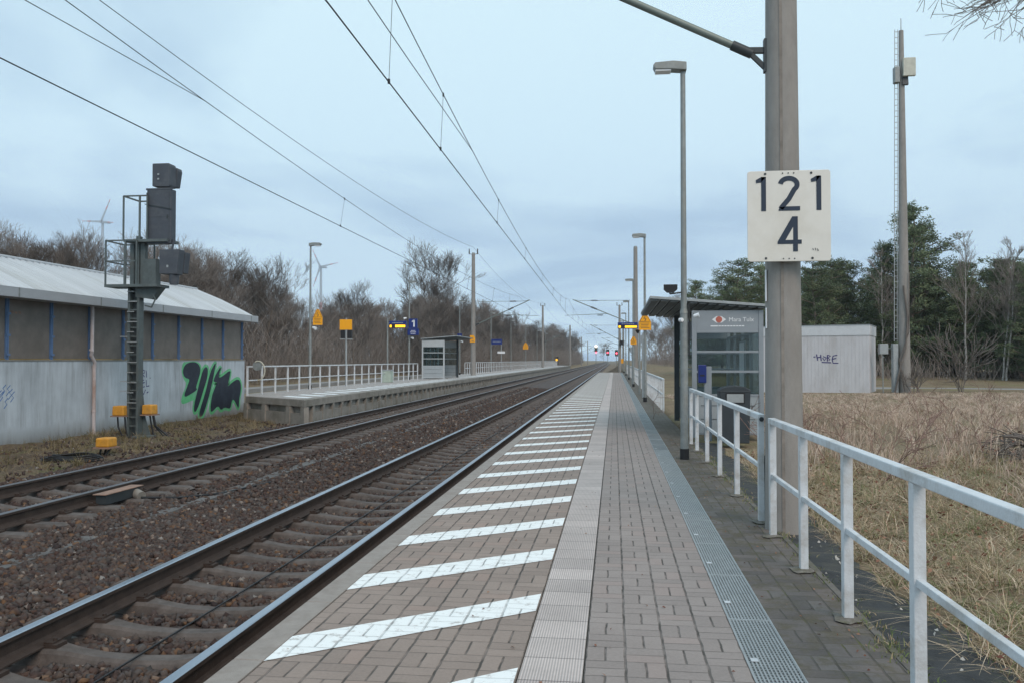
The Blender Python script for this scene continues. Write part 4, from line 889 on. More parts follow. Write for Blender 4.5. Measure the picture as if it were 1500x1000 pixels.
# litter bin
lb_ = empty('litter_bin', (2.13, 15.35, 0), 'dark plastic litter bin with pale flap in front of shelter', 'litter bin')
g = G(); pr = [(-.245, .02), (.245, .02), (.262, .70), (.268, .95)] ; pr += [(.262 * math.cos(R(a)), .95 + .09 * math.sin(R(a))) for a in range(15, 166, 15)] + [(-.268, .95)] + [(-.262, .70)]
g.prism(pr[::-1], 'y', -.20, .20); g.build('body', M_['bin'], lb_, bevel=.012)
g = G(); g.prism([(-.17, .72), (.17, .72), (.17, .92), (-.17, .92)][::-1], 'y', -.206, -.203); fl_ = g.build('opening', M_['black'], lb_)
g = G(); g.prism([(-.145, .745), (.145, .745), (.145, .895), (-.145, .895)][::-1], 'y', -.213, -.208); g.build('flap', M_['galvlight'], lb_, bevel=.002)
g = G(); g.box(-.275, .275, -.205, .205, .925, .955); g.build('rim', M_['bin'], lb_, bevel=.01)
# blue ticket stamping machine
tm = empty('ticket_validator', (1.69, 15.75, 0), 'blue ticket stamping box on a pale post before the shelter', 'ticket machine')
g = G(); g.box(-.035, .095, -.05, .05, 0, 1.38); g.build('post', M_['shelter'], tm, bevel=.006)
g = G(); g.box(-.15, -.005, -.12, .02, 1.08, 1.41); g.build('housing', M_['navy'], tm, bevel=.012)
g = G(); g.box(-.12, -.04, -.124, -.1205, 1.20, 1.23); g.build('slot', M_['black'], tm)

# ------------------------------------------------------------------ left building
bl = empty('station_building', (-14, 30.1, -.55), 'long low building with pale concrete wall, blue posts and grey metal roof', 'building')
def B(g, name, m, **k): o = g.build(name, m, bl, **k); o.location = (14, -30.1, .55); return o
g = G(); g.box(-14.28, -14.0, 4, 30.15, -.9, 1.47); g.box(-18.2, -14.28, 29.9, 30.15, -.9, 1.47); g.box(-18.4, -18.2, 4, 30.15, -.9, 1.47); B(g, 'wall', M_['wall'])
g = G(); g.box(-14.30, -13.985, 4, 30.17, 1.472, 1.505); B(g, 'wall_coping', M_['concrete'])
posts = [30.0 - 1.535 * i for i in range(17)]
g0 = None
for i, y in enumerate(posts):
    g = G(); g.box(-14.12, -14.02, y - .045, y + .045, 1.506, 2.98); g.box(-14.13, -14.00, y - .01, y + .01, 1.506, 2.98)
    for z_ in (1.6, 2.05, 2.55): g.box(-14.0, -13.985, y - .055, y + .055, z_, z_ + .05)
    B(g, 'post', M_['bluepost'])
for y0, y1 in zip(posts[1:], posts): g = G(); g.box(-14.085, -14.06, y0 + .047, y1 - .047, 1.52, 2.97); B(g, 'screen_panel', M_['screen'])
g = G()
for y0, y1 in zip(posts[1:], posts): g.box(-14.055, -14.03, y0 + .05, y1 - .05, 1.507, 1.53)
B(g, 'sill', mat('sill_ochre', (.28, .20, .08), .8, var=.4, scale=1.2))
g = G()
for y in posts[::2]: g.box(-18.35, -18.25, y - .05, y + .05, 1.47, 2.98)
g.box(-18.32, -18.30, 4, 30, 1.47, 2.95); B(g, 'rear_screen', M_['screen'])
# gable end
g = G(); g.prism([(-18.3, 1.506), (-14.1, 1.506), (-14.1, 2.98), (-16, 3.98), (-18.3, 2.98)], 'y', 30.02, 30.08); B(g, 'gable_panel', M_['screen'])
# corrugated roof, ribs running ridge to eave
V = []; F = []; prof = []
y = 3.8
while y < 30.1: prof += [(y, 0), (y + .05, 0), (y + .07, .055), (y + .13, .055), (y + .15, 0)]; y += .25
rows = [(-13.52, 3.03), (-14.1, 3.33), (-15.0, 3.76), (-16.0, 4.17), (-17.0, 3.76), (-18.6, 2.98)]
for x, z_ in rows:
    for p in prof: V.append((x, p[0], z_ + p[1]))
n = len(prof)
for j in range(len(rows) - 1):
    for i in range(n - 1): F.append((j * n + i, j * n + i + 1, (j + 1) * n + i + 1, (j + 1) * n + i))
ro = np_mesh('roof', V, F, M_['roofmetal'], bl); ro.location = (14, -30.1, .55)
g = G(); g.box(-13.56, -13.49, 3.8, 30.22, 2.92, 3.15); g.box(-14.0, -13.57, 3.8, 30.15, 2.92, 2.96); B(g, 'fascia', M_['fascia'], bevel=.004)
g = G(); e_ = [(p[0], p[1] - .12) for p in rows]; 
for (xa, za_), (xb, zb_) in zip(rows, rows[1:]): g.add([(xa, 30.22, za_ - .16), (xb, 30.22, zb_ - .16), (xb, 30.22, zb_ + .05), (xa, 30.22, za_ + .05), (xa, 30.18, za_ - .16), (xb, 30.18, zb_ - .16), (xb, 30.18, zb_ + .05), (xa, 30.18, za_ + .05)], [(3, 2, 1, 0), (4, 5, 6, 7), (0, 1, 5, 4), (2, 3, 7, 6)])
B(g, 'verge_trim', M_['fascia'])
g = G()
for y in np.arange(5.2, 30, 3.05): g.box(-13.488, -13.483, y - .02, y + .02, 2.925, 3.145)
B(g, 'fascia_joint', M_['galv'])
g = G(); g.tube([(-16, 3.8, 4.21), (-16, 30.22, 4.21)], .06, 8); B(g, 'ridge_cap', M_['fascia'])
g = G(); g.tube([(-13.86, 20.63, 2.92), (-13.86, 20.63, 1.72), (-13.90, 20.66, 1.62), (-13.90, 20.82, 1.42), (-13.93, 20.84, 1.3), (-13.93, 20.85, -.55)], .047, 12)
for z_ in (1.74, 1.3, .1): g.cyl((-13.88 if z_ > 1.5 else -13.93, 20.63 if z_ > 1.5 else 20.845, z_), (-13.88 if z_ > 1.5 else -13.93, 20.63 if z_ > 1.5 else 20.845, z_ + .05), .058, .058, 12)
B(g, 'downpipe', M_['pipe'])

# graffiti on the wall, drawn in wall coordinates (Y, z)
GY = lambda u: float(np.interp(u, [0, 100, 200, 400, 600, 800, 1000, 1070], [24.85, 25.26, 25.68, 26.57, 27.53, 28.55, 29.65, 30.07]))
def W(u, v): y = GY(u); return (y, 1.44 - (v - 90) / 860.0 * 1.98)
fw = lambda a, b: (-13.9965, a, b); fw2 = lambda a, b: (-13.9935, a, b)
P1 = [(250, 100), (370, 90), (430, 150), (440, 240), (400, 380), (370, 470), (400, 490), (330, 540), (180, 610), (260, 400), (280, 335), (210, 320), (175, 240), (190, 160)]
P2 = [(510, 160), (550, 190), (540, 330), (480, 520), (430, 700), (380, 820), (345, 815), (350, 700), (400, 500), (440, 330), (470, 220)]
P3 = [(665, 95), (650, 200), (620, 370), (580, 560), (540, 700), (480, 890), (435, 910), (420, 850), (470, 680), (520, 520), (560, 330), (600, 200)]
P4 = [(740, 170), (720, 250), (700, 340), (760, 320), (880, 215), (870, 320), (830, 500), (900, 420), (990, 365), (1030, 430), (1035, 560), (1010, 690), (1004, 870), (960, 760), (925, 690), (900, 720), (880, 850), (800, 800), (740, 850), (700, 760), (620, 850), (585, 840), (600, 640), (650, 480), (690, 400), (630, 400), (640, 330), (690, 230)]
P1g = [(170, 95), (250, 88), (400, 84), (455, 150), (450, 260), (405, 400), (400, 470), (420, 500), (350, 590), (370, 640), (320, 650), (200, 690), (160, 680), (160, 590), (240, 400), (195, 340), (160, 250)]
def smooth_poly(P):
    for _ in range(2):
        Q = []
        for a, b in zip(P, P[1:] + P[:1]): Q += [(a[0] * .75 + b[0] * .25, a[1] * .75 + b[1] * .25), (a[0] * .25 + b[0] * .75, a[1] * .25 + b[1] * .75)]
        P = Q
    return P
gr = G()
gr.poly([W(*p) for p in smooth_poly(P1g)], fw)
for i, P in enumerate((P2, P3, P4)):
    Q = smooth_poly(P); gr.ribbon([W(*p) for p in Q + Q[:1]], .20, lambda a, b, i=i: (-13.9965 + .0004 * (i + 1), a, b))
o = gr.build('green_graffiti', M_['spgreen'], bl, tri=True); o.location = (14, -30.1, .55)
gr = G()
for P in (P1, P2, P3, P4): gr.poly([W(*p) for p in smooth_poly(P)], fw2)
o = gr.build('black_graffiti', M_['spblack'], bl, tri=True); o.location = (14, -30.1, .55)
gr = G()
def scr(pts, wd=.035): gr.ribbon([(22.95 + (p[0]) * .0155, 1.30 - p[1] * .018) for p in pts], wd, fw)
for s in ([(0, 8), (3, 14), (6, 6)], [(10, 8), (8, 14), (13, 15), (15, 9), (10, 8)], [(19, 16), (19, 5), (26, 6), (27, 10), (20, 12), (27, 17)], [(32, 6), (34, 12), (34, 18)],
          [(6, 24), (1, 25), (0, 31), (6, 32)], [(10, 23), (10, 32), (15, 32)], [(25, 22), (19, 23), (20, 34), (28, 33)], [(20, 27), (28, 26)], [(33, 22), (34, 33), (44, 32)], [(2, 40), (8, 39), (3, 45), (12, 46)], [(18, 38), (25, 46), (31, 38)], [(35, 44), (41, 42)], [(46, 18), (47, 20)]): scr(s)
o = gr.build('purple_graffiti', M_['purple'], bl); o.location = (14, -30.1, .55)
gr = G()
for k in range(9): x0 = 17.25 + .07 * k; z0 = .35 + .35 * abs(math.sin(k * 1.9)); gr.ribbon([(x0, z0), (x0 + .1, z0 + .10), (x0 + .03, z0 + .16), (x0 + .13, z0 + .24)], .022, fw)
o = gr.build('blue_graffiti', M_['spblue'], bl); o.location = (14, -30.1, .55)
gr = G()
for k in range(4): gr.ribbon([(17.75 + .12 * k, 2.62 + .015 * (k % 2)), (17.83 + .12 * k, 2.60)], .05, lambda a, b: (-14.055, a, b))
o = gr.build('orange_scribble', M_['rustplate'], bl); o.location = (14, -30.1, .55)

# ------------------------------------------------------------------ signal mast
sg = empty('railway_signal', (-12.2, 20.2, -.5), 'dark grey railway signal seen from behind with two caged platforms', 'signal')
g = G(); 
for x in (-.285, -.035): g.box(x - .03, x + .03, -.11, .11, 0, 3.95)
g.build('mast_web', M_['steeldark'], sg) if False else None
for k in range(16): z_ = .3 + .23 * k; g.bar((-.25, -.08, z_), (-.07, -.08, z_), .03, .03)
g2_ = G(); g2_.box(-.254, -.066, .02, .03, 0, 3.9); g2_.build('web_plate', M_['steeldark'], sg)
g.prism([(-.48, 0), (.22, 0), (.06, .5), (-.03, 1.3), (-.29, 1.3), (-.38, .5)], 'y', .112, .14); g.box(-.05, .38, -.32, .1, -.05, .06); g.build('mast', M_['siggrey'], sg)
g = G()
for k in range(12): z_ = .9 + .26 * k; g.bar((-.31, -.14, z_), (-.12 if k % 2 else -.04, -.14, z_), .022, .022); 
for z_ in (1.2, 1.45, 2.6): g.bar((-.52, -.1, z_), (-.30, -.1, z_), .02, .02)
g.build('rung', M_['galvlight'], sg)
g = G(); g.box(-.12, -.03, -.08, .08, 3.95, 5.2); g.box(.0, .12, -.07, .07, 3.9, 5.1); g.box(.09, .45, -.12, .12, 3.95, 4.6); g.box(-.30, -.2, -.05, .05, 3.9, 5.0); g.tube([(.15, -.1, 3.4), (.35, -.12, 3.35), (.45, -.12, 3.55), (.3, -.1, 3.8)], .02, 6)
g.build('upper_frame', M_['siggrey'], sg)
g = G(); g.box(-.82, .62, -.35, .25, 3.86, 3.93); g.prism([(-.1, 3.859), (-.1, 3.62), (.35, 3.55), (.6, 3.859)], 'y', -.12, .12); pl1 = g.build('platform_deck', M_['siggrey'], sg)
g = G(); g.box(-.33, .85, -.3, .3, 5.02, 5.09); g.build('platform_deck', M_['siggrey'], sg)
def cage(x0, x1, y0, y1, z0, h, mid=True):
    g = G()
    for x in (x0, x1):
        for y in (y0, y1): g.bar((x, y, z0), (x, y, z0 + h), .035, .035)
    g.bar(((x0 + x1) / 2 + .12, y0, z0), ((x0 + x1) / 2 + .12, y0, z0 + h), .04, .04)
    for z_ in ([z0 + h] + ([z0 + h * .53] if mid else [])):
        g.bar((x0, y0, z_), (x1, y0, z_), .035, .035); g.bar((x0, y1, z_), (x1, y1, z_), .035, .035); g.bar((x0, y0, z_), (x0, y1, z_), .035, .035)
    return g
cage(-.80, .05, -.33, .5, 3.93, 1.13).build('guard_rail', M_['siggrey'], sg)
cage(-.35, .30, -.28, .45, 5.09, 1.12, False).build('guard_rail', M_['siggrey'], sg)
g = G(); g.box(.25, .92, -.22, .02, 4.98, 6.38); g.box(.22, .95, -.23, -.20, 6.36, 6.41); g.bar((.96, -.15, 5.1), (.90, -.15, 4.7), .05, .05); g.build('signal_screen', M_['sigdark'], sg, bevel=.015)
g = G(); g.box(.30, .87, -.224, -.221, 5.66, 5.668); g.box(.30, .308, -.224, -.221, 5.04, 6.32); g.box(.862, .87, -.224, -.221, 5.04, 6.32)
for z_ in (5.2, 5.7, 6.2): g.cyl((.26, -.235, z_), (.26, -.235, z_ + .09), .014, .014, 8)
g.box(.80, .83, -.24, -.221, 5.62, 5.72); g.build('door_fittings', M_['steeldark'], sg)
g = G(); g.bar((.2, -.235, 6.0), (.95, -.235, 5.86), .02, .02); g.build('stay', M_['steeldark'], sg)
g = G(); g.prism([(.39, 6.46), (.84, 6.44), (.86, 6.50), (.86, 6.98), (.84, 7.05), (.39, 7.05)], 'y', -.22, .12); g.prism([(.70, 6.50), (.84, 6.50), (.90, 6.92), (.88, 7.0), (.70, 7.0)], 'y', .121, .36); sb = g.build('signal_head', M_['sigdark'], sg, bevel=.015)
g = G(); g.box(.55, .60, -.255, -.252, 6.62, 6.66); g.box(.55, .60, -.255, -.252, 6.74, 6.78); g.build('label_spot', M_['galvlight'], sb)
g = G(); g.prism([(.62, 4.20), (1.10, 4.18), (1.16, 4.82), (.62, 4.82)], 'y', -.25, .05); g.prism([(1.0, 4.24), (1.12, 4.24), (1.18, 4.78), (1.0, 4.78)], 'y', .051, .3); g.cyl((.95, -.1, 4.19), (.95, -.1, 3.93), .13, .11, 12); sb = g.build('signal_head', M_['sigdark'], sg, bevel=.015)
g = G(); g.box(.82, .87, -.255, -.252, 4.36, 4.42); g.build('label_spot', M_['galvlight'], sb)
def ybox(x, y, z, w_, h, label, cables):
    root = empty('junction_box', (x, y, z), label, 'junction box', 'yellow trackside boxes')
    g = G(); g.prism([(-w_ / 2, 0), (w_ / 2, 0), (w_ / 2 * .93, h), (-w_ / 2 * .93, h)], 'y', -.16, .16); g.build('cover', M_['yellow'], root, bevel=.03)
    g = G(); g.box(-w_ / 2 - .03, w_ / 2 + .03, -.18, .18, -.03, -.001); g.build('flange', M_['rustplate'], root)
    g = G()
    for c in cables: g.tube(c, .022, 6)
    g.build('cable', M_['black'], root); return root
ybox(-12.67, 20.1, .07, .33, .25, 'yellow junction box left of the signal mast foot', [[(-.1, 0, -.03), (-.08, 0, -.3), (.05, 0, -.56)], [(.1, 0, -.03), (.12, 0, -.3), (.2, 0, -.56)]])
ybox(-12.03, 20.35, .09, .28, .25, 'yellow junction box right of the signal mast foot', [[(0, 0, -.03), (.05, 0, -.3), (.12, 0, -.6)], [(.08, 0, -.03), (.14, 0, -.3), (.5, -.1, -.62)], [(.12, -.02, -.03), (.2, -.05, -.3), (.75, -.3, -.60)]])
ybox(-10.44, 16.05, -.29, .30, .19, 'low yellow junction box standing near the cable coil', [[(-.12, 0, -.02), (-.14, 0, -.18)], [(0, 0, -.02), (-.05, 0, -.18)], [(.1, 0, -.02), (.02, -.1, -.2)]])
cc = empty('cable_coil', (-10.75, 15.4, -.50), 'flat coil of black cable lying beside the far track', 'cable')
g = G()
for k in range(4):
    pts = [((.62 - .05 * k) * math.cos(a) + .03 * k, (.38 - .04 * k) * math.sin(a), .03 + .025 * k + .015 * math.sin(a * 3 + k)) for a in np.linspace(0, 2 * math.pi, 28)]; g.tube(pts, .018, 6)
g.build('cable', M_['black'], cc)

# ------------------------------------------------------------------ right side: cabin and tall pole
cb_ = empty('equipment_cabin', (11.09, 38, .12), 'pale panelled cabin with a purple tag in the dry field', 'cabin', rz=R(-22))
g = G(); g.box(-5.2, 0, 0, 2.7, -.3, 2.45)
g.build('wall', M_['cabin'], cb_)
g = G()
for i in range(33): x = -.10 - i * .155; g.box(x - .004, x + .004, -.006, -.0005, 0, 2.45)
g.build('board_joints', mat('joint_grey', (.51, .505, .515), .8), cb_)
g = G(); g.box(-5.22, .03, -.03, 2.72, 2.452, 2.90); g.build('roof_fascia', mat('fascia_white', (.60, .62, .64), .6, var=.06), cb_, bevel=.01)
g = G(); g.box(-5.24, .05, -.05, 2.74, 2.902, 2.93); g.build('roof', M_['galvlight'], cb_)
g = G(); f = lambda a, b: (a, -.009, b)
def sc2(pts, wd=.045): g.ribbon([(-2.20 + p[0] * .022, 1.60 - p[1] * .020) for p in pts], wd, f)
for s in ([(-6, 4), (-2, 4)], [(0, -2), (2, 12)], [(1, 6), (8, 4)], [(8, -1), (9, 13)], [(12, 6), (15, 12), (19, 6), (13, 3)], [(21, 0), (21, 14), (26, 10), (22, 6), (27, 2), (21, 0)], [(40, 0), (32, 2), (30, 10), (32, 18), (42, 18)], [(31, 9), (38, 7)], [(10, 16), (28, 17)]): sc2(s)
g.build('tag_graffiti', M_['purple'], cb_)
tp = empty('radio_pole', (12.55, 38.0, .1), 'very tall concrete pole with antenna boxes near the cabin', 'radio pole')
g = G(); g.cyl((0, 0, -.2), (0, 0, 15.85), .255, .10, 20); g.cyl((0, 0, 15.85), (0, 0, 16.4), .02, .015, 6); g.build('pole', M_['mast'], tp)
g = G(); g.bar((-.42, -.02, 2.2), (-.27, -.02, 15.9), .025, .025); g.bar((-.30, -.02, 2.2), (-.15, -.02, 15.9), .02, .02)
for k in range(55): z_ = 2.3 + k * .25; o_ = (z_ - 2.2) * .011; g.bar((-.44 + o_, -.03, z_), (-.28 + o_, -.03, z_), .02, .02)
g.build('ladder', M_['galvlight'], tp)
g = G(); g.box(-.02, .50, -.32, -.16, 13.75, 14.55); g.build('antenna_box', mat('antenna_cream', (.52, .52, .44), .5), tp, bevel=.02)
g = G(); g.box(-.36, -.14, -.25, .05, 13.5, 14.2); g.build('antenna_box', M_['galv'], tp, bevel=.02)
g = G(); g.bar((.1, -.15, 13.4), (.1, -.1, 13.8), .25, .12); g.build('bracket', M_['steeldark'], tp)
g = G(); g.box(-.52, -.32, -.2, .1, .0, 2.1); g.build('cable_duct', M_['galvlight'], tp)
g = G(); g.tube([(-.5, -.3, 0), (-.25, -.3, 1.2), (-.05, -.33, 1.9), (.05, -.3, 3.2), (-.1, -.27, 4.6)], .04, 6); g.tube([(-.1, -.33, .0), (-.3, -.3, 1.4), (.1, -.3, 2.6), (.15, -.25, 5.2)], .025, 6); g.build('climbing_vine', M_['twigdark'], tp)
sbx = empty('meter_box', (11.75, 38.0, 1.75), 'small pale box on a bracket between cabin and tall pole', 'meter box'); g = G(); g.box(-.25, .1, -.12, .12, 0, .45); g.build('housing', M_['galvlight'], sbx, bevel=.01); g = G(); g.bar((.1, 0, .25), (.52, 0, .25), .04, .04); g.bar((-.1, 0, 0), (-.1, 0, -1.7), .04, .04); g.build('bracket', M_['galv'], sbx)

# ------------------------------------------------------------------ far signals and lights
def far_signal(x, y, lights, h, label):
    root = empty('signal_post', (x, y, -.4), label, 'signal', 'distant railway signals')
    g = G(); g.cyl((0, 0, 0), (0, 0, h), .09, .08, 8); g.build('post', M_['galv'], root); g = G(); g.box(-.45, .45, .05, .25, h - 1.4, h + .5); g.build('screen', M_['black'], root)
    for z_, m_, r_ in lights: g = G(); g.cyl((0, .0, z_), (0, -.15, z_), r_, r_, 14); g.build('light', M_[m_], root)
far_signal(-5.45, 249, [(5.95, 'wlamp', .30), (4.1, 'red', .22)], 5.7, 'distant signal with white lamp above red, left of the near track')
far_signal(-2.0, 252, [(4.1, 'red', .22)], 4.6, 'distant red signal straight over the near track')
far_signal(.62, 250, [(3.9, 'red', .22)], 4.4, 'distant red signal right of the near track')
far_signal(-14.2, 205, [(1.9, 'led', .3)], 2.2, 'tiny yellow light beyond the end of the left platform')

# ------------------------------------------------------------------ wind turbines
def turbine(x, y, hz, r, angs, yaw_, label):
    root = empty('wind_turbine', (x, y, 0), label, 'wind turbine', 'wind turbines')
    g = G(); g.cyl((0, 0, -5), (0, 0, hz), r * .10, r * .05, 16); t_ = g.build('tower', M_['turb'], root); g = G(); g.cyl((0, 0, hz * .55), (0, 0, hz * .62), r * .078, r * .074, 16); g.build('red_band', M_['turbred'], t_)
    g = G(); g.cyl((-r * .05, -r * .12, hz), (r * .2, r * .22, hz), r * .055, r * .045, 10); g.build('nacelle', M_['turb'], root)
    for a in angs:
        c_, s_ = math.cos(R(a[0])), math.sin(R(a[0])); L_ = r * a[1]
        def pt(t, w0): return (L_ * t * c_ * math.cos(yaw_) - w0 * s_, -r * .12, hz + L_ * t * s_ + w0 * c_)
        for t0, t1_, mm in ((0, .55, 'turb'), (.55, .72, 'turbred'), (.72, .86, 'turb'), (.86, 1, 'turbred')):
            w0, w1 = r * .05 * (1 - t0 * .8), r * .05 * (1 - t1_ * .8); A = [pt(t0, -w0), pt(t1_, -w1), pt(t1_, w1), pt(t0, w0)]; th = r * .02
            g = G(); g.add(A + [(p[0], p[1] + th, p[2]) for p in A], [(0, 1, 2, 3), (7, 6, 5, 4), (0, 4, 5, 1), (1, 5, 6, 2), (2, 6, 7, 3), (3, 7, 4, 0)]); g.build('blade', M_[mm], root)
turbine(-593, 900, 162, 28, [(67, 1.0), (177, .85), (-5, .55)], 0, 'wind turbine left of the railway signal with one blade up')
turbine(-474, 1300, 152, 34, [(12, .9), (115, .9), (-110, 1.0)], 0, 'fainter wind turbine behind the left platform lamp')

# ------------------------------------------------------------------ vegetation
def seg_mesh(name, segs, mt, parent=None, nside=3):
    S = np.array(segs, dtype=float); p0, p1, r0, r1_ = S[:, 0:3], S[:, 3:6], S[:, 6], S[:, 7]; n = len(S)
    d = p1 - p0; d /= np.maximum(np.linalg.norm(d, axis=1), 1e-6)[:, None]
    ref = np.where(np.abs(d[:, 2:3]) < .9, np.array([[0, 0, 1.]]), np.array([[1., 0, 0]])); a = np.cross(d, ref); a /= np.linalg.norm(a, axis=1)[:, None]; b = np.cross(d, a)
    ring = []
    for k in range(nside):
        t = 2 * math.pi * k / nside; o = a * math.cos(t) + b * math.sin(t); ring.append((p0 + o * r0[:, None], p1 + o * r1_[:, None]))
    V = np.stack([r[0] for r in ring] + [r[1] for r in ring], 1).reshape(-1, 3)
    F = [(k, (k + 1) % nside, nside + (k + 1) % nside, nside + k) for k in range(nside)]
    F = (np.arange(n) * 2 * nside)[:, None, None] + np.array(F)[None]
    return V, F.reshape(-1, 4)
def grow(p, d, L_, r, depth, rr, out_, spread=.55, up=.12, nb=(2, 4), thin=.62, minr=.006):
    """recursive limb of short segments"""
    nseg = 3; q = p.copy(); dd = d.copy()
    for i in range(nseg):
        dd = dd + np.array([rr.gauss(0, .13), rr.gauss(0, .13), rr.gauss(0, .08) + up * .5]); dd /= np.linalg.norm(dd)
        q2 = q + dd * L_ / nseg; ra = r * (1 - .28 * i / nseg); rb = r * (1 - .28 * (i + 1) / nseg)
        out_.append((*q, *q2, max(ra, minr), max(rb, minr)))
        if depth > 0 and i > 0 - (depth < 3):
            for _ in range(rr.randint(*nb) // 2 + (i == nseg - 1)):
                e = dd + np.array([rr.gauss(0, spread), rr.gauss(0, spread), rr.gauss(0, spread * .6) + up]); e /= np.linalg.norm(e)
                grow(q2.copy(), e, L_ * rr.uniform(.5, .78), rb * thin, depth - 1, rr, out_, spread, up, nb, thin, minr)
        q = q2
def bare_tree_mesh(seed, H, minr=.012, spread=.5, depth=4, nb=(2, 4)):
    rr = random.Random(seed); tr, cr_ = [], []; q = np.array([0., 0., -.2]); dd = np.array([rr.gauss(0, .06), rr.gauss(0, .06), 1.]); r = H * .013
    n = 6
    for i in range(n):
        dd = dd + np.array([rr.gauss(0, .06), rr.gauss(0, .06), .1]); dd /= np.linalg.norm(dd); q2 = q + dd * H * .72 / n
        tr.append((*q, *q2, r * (1 - .75 * i / n), r * (1 - .75 * (i + 1) / n)))
        if i >= 0:
            for _ in range(3 if i > 1 else 1):
                a = rr.uniform(0, 6.28); e = np.array([math.cos(a), math.sin(a), rr.uniform(.5, 1.4)]); e /= np.linalg.norm(e)
                grow(q2.copy(), e, H * rr.uniform(.16, .26), r * .5 * (1 - .6 * i / n), depth - 1, rr, cr_, spread, .16, nb, .6, minr)
        q = q2
    for _ in range(3):
        e = np.array([rr.gauss(0, .35), rr.gauss(0, .35), 1.]); e /= np.linalg.norm(e); grow(q.copy(), e, H * .2, r * .25, depth - 1, rr, cr_, spread, .2, nb, .6, minr)
    return tr, cr_
def make_bare(seed, H, tm_, cm, label, group=None, minr=.012, name='bare_tree', **k):
    tr, cr_ = bare_tree_mesh(seed, H, minr, **k)
    root = empty(name, (0, 0, 0), label, 'tree', group)
    V, F = seg_mesh('t', tr, None, nside=6); np_mesh('trunk', V, F, tm_, root, smooth=True)
    V, F = seg_mesh('c', cr_, None); np_mesh('crown', V, F, cm, root)
    return root, len(cr_)
WOOD = 'bare leafless trees of the brown wood on the left'; WL = 'bare leafless tree in the dense brown wood behind the left platform'
protos = []
for i in range(6): o, n_ = make_bare(100 + i, 9.0, M_['bark'], M_['twig' if i % 3 else 'twigdark'], WL, WOOD, .0065, depth=5, nb=(2, 4)); protos.append(o)
print('segments per bare tree', n_)
used = set()
def place(k, x, y, z, s, rz, label=None, group=None):
    o = protos[k] if k not in used else copy_tree(protos[k]); used.add(k)
    o.location = (x, y, z); o.scale = (s * rnd.uniform(.9, 1.15), s * rnd.uniform(.9, 1.15), s); o.rotation_euler = (0, 0, rz)
    if label: o['label'] = label
    if group: o['group'] = group
    return o
cnt = 0
def wood(n, xf_, yr, hr, **k):
    global cnt
    for i in range(n):
        y = yr[0] + (yr[1] - yr[0]) * (i + rnd.random()) / n; x0, x1 = xf_(y); x = rnd.uniform(x0, x1)
        place(cnt % 6, x, y, 0, rnd.uniform(*hr) / 9.0, rnd.uniform(0, 6.28), **k); cnt += 1
wood(14, lambda y: (-31, -24), (38, 58), (6.2, 7.8))
wood(48, lambda y: (-33, -23), (38, 112), (4.9, 7.0))
wood(46, lambda y: (-25, -17.5), (84, 200), (6.3, 8.8))
wood(26, lambda y: (-22, -15), (200, 380), (7.5, 10))
wood(22, lambda y: (-46, -32), (42, 62), (4.8, 7.0), label='bare tree rising behind the grey metal roof', group='bare trees behind the metal roof')
place(0, -20.0, 88, 0, 1.30, 1.0, 'tallest round crowned bare tree standing out above the left wood'); place(3, -21.5, 95, 0, 1.02, 2.2, 'second tall bare tree touching the tallest crown of the left wood')
for ch in (): pass
wood(30, lambda y: (9, 40), (120, 250), (7, 10), label='bare tree in the brown wood far behind the right shelter', group='bare trees far right')
# undergrowth: countless stems and twigs
def thicket(n, xf_, yr, hr, wr, name, label, mt, tilt=.25):
    y = rng.uniform(*yr, n); x = np.array([rng.uniform(*xf_(v)) for v in y]); hh = rng.uniform(*hr, n); z0 = rng.uniform(0, 1, n) ** 1.6 * hh * .8; L_ = rng.uniform(.5, 1.6, n)
    p0 = np.stack([x, y, z0 - .1], 1); d = np.stack([rng.normal(0, tilt, n), rng.normal(0, tilt, n), np.ones(n)], 1); p1 = p0 + d * L_[:, None]; r = rng.uniform(*wr, n)
    S = np.concatenate([p0, p1, r[:, None], r[:, None] * .5], 1); V, F = seg_mesh(name, S, None)
    return tag(np_mesh(name, V, F, mt), label, 'undergrowth', kind='stuff')
thicket(100000, lambda y: (-34, -21) if y < 84 else ((-27, -16.5) if y < 200 else (-24, -14)), (36, 380), (3, 6.0), (.007, .020), 'undergrowth', 'tangled brown undergrowth filling the left wood', M_['twig'], .55)
thicket(30000, lambda y: (-36, -26) if y < 84 else (-30, -20), (36, 240), (3, 6), (.012, .03), 'undergrowth', 'dark stems deep inside the left wood', M_['twigdark'], .5)
thicket(9000, lambda y: (8, 42), (115, 260), (2, 5), (.02, .05), 'undergrowth', 'brown undergrowth far behind the shelter', M_['twig'], .35)

# pines
def needle_clumps(centers, sizes, per, rr):
    P = []; T = []
    for c, s in zip(centers, sizes):
        n = int(per * s * s) + 20
        v = rr.normal(size=(n, 3)); v /= np.linalg.norm(v, axis=1)[:, None]; rad = s * rr.uniform(.25, 1, n) ** .6
        pos = np.array(c) + v * rad[:, None] * np.array([1, 1, .55]); base_t = rr.uniform(.1, .75)
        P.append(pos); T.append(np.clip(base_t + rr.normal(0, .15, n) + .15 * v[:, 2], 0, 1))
    P = np.concatenate(P); T = np.concatenate(T); n = len(P)
    a = rr.normal(size=(n, 3)); a[:, 2] = np.abs(a[:, 2]) * .8; a /= np.linalg.norm(a, axis=1)[:, None]; b = np.cross(a, rr.normal(size=(n, 3))); b /= np.linalg.norm(b, axis=1)[:, None]
    L_ = rr.uniform(.10, .20, n)[:, None]; w_ = rr.uniform(.012, .028, n)[:, None]
    V = np.stack([P - b * w_, P + a * L_ * .5 + b * w_ * 1.2, P + a * L_, P + a * L_ * .5 - b * w_ * 1.2], 1).reshape(-1, 3)
    return V, (np.arange(n) * 4)[:, None] + np.arange(4)[None], T
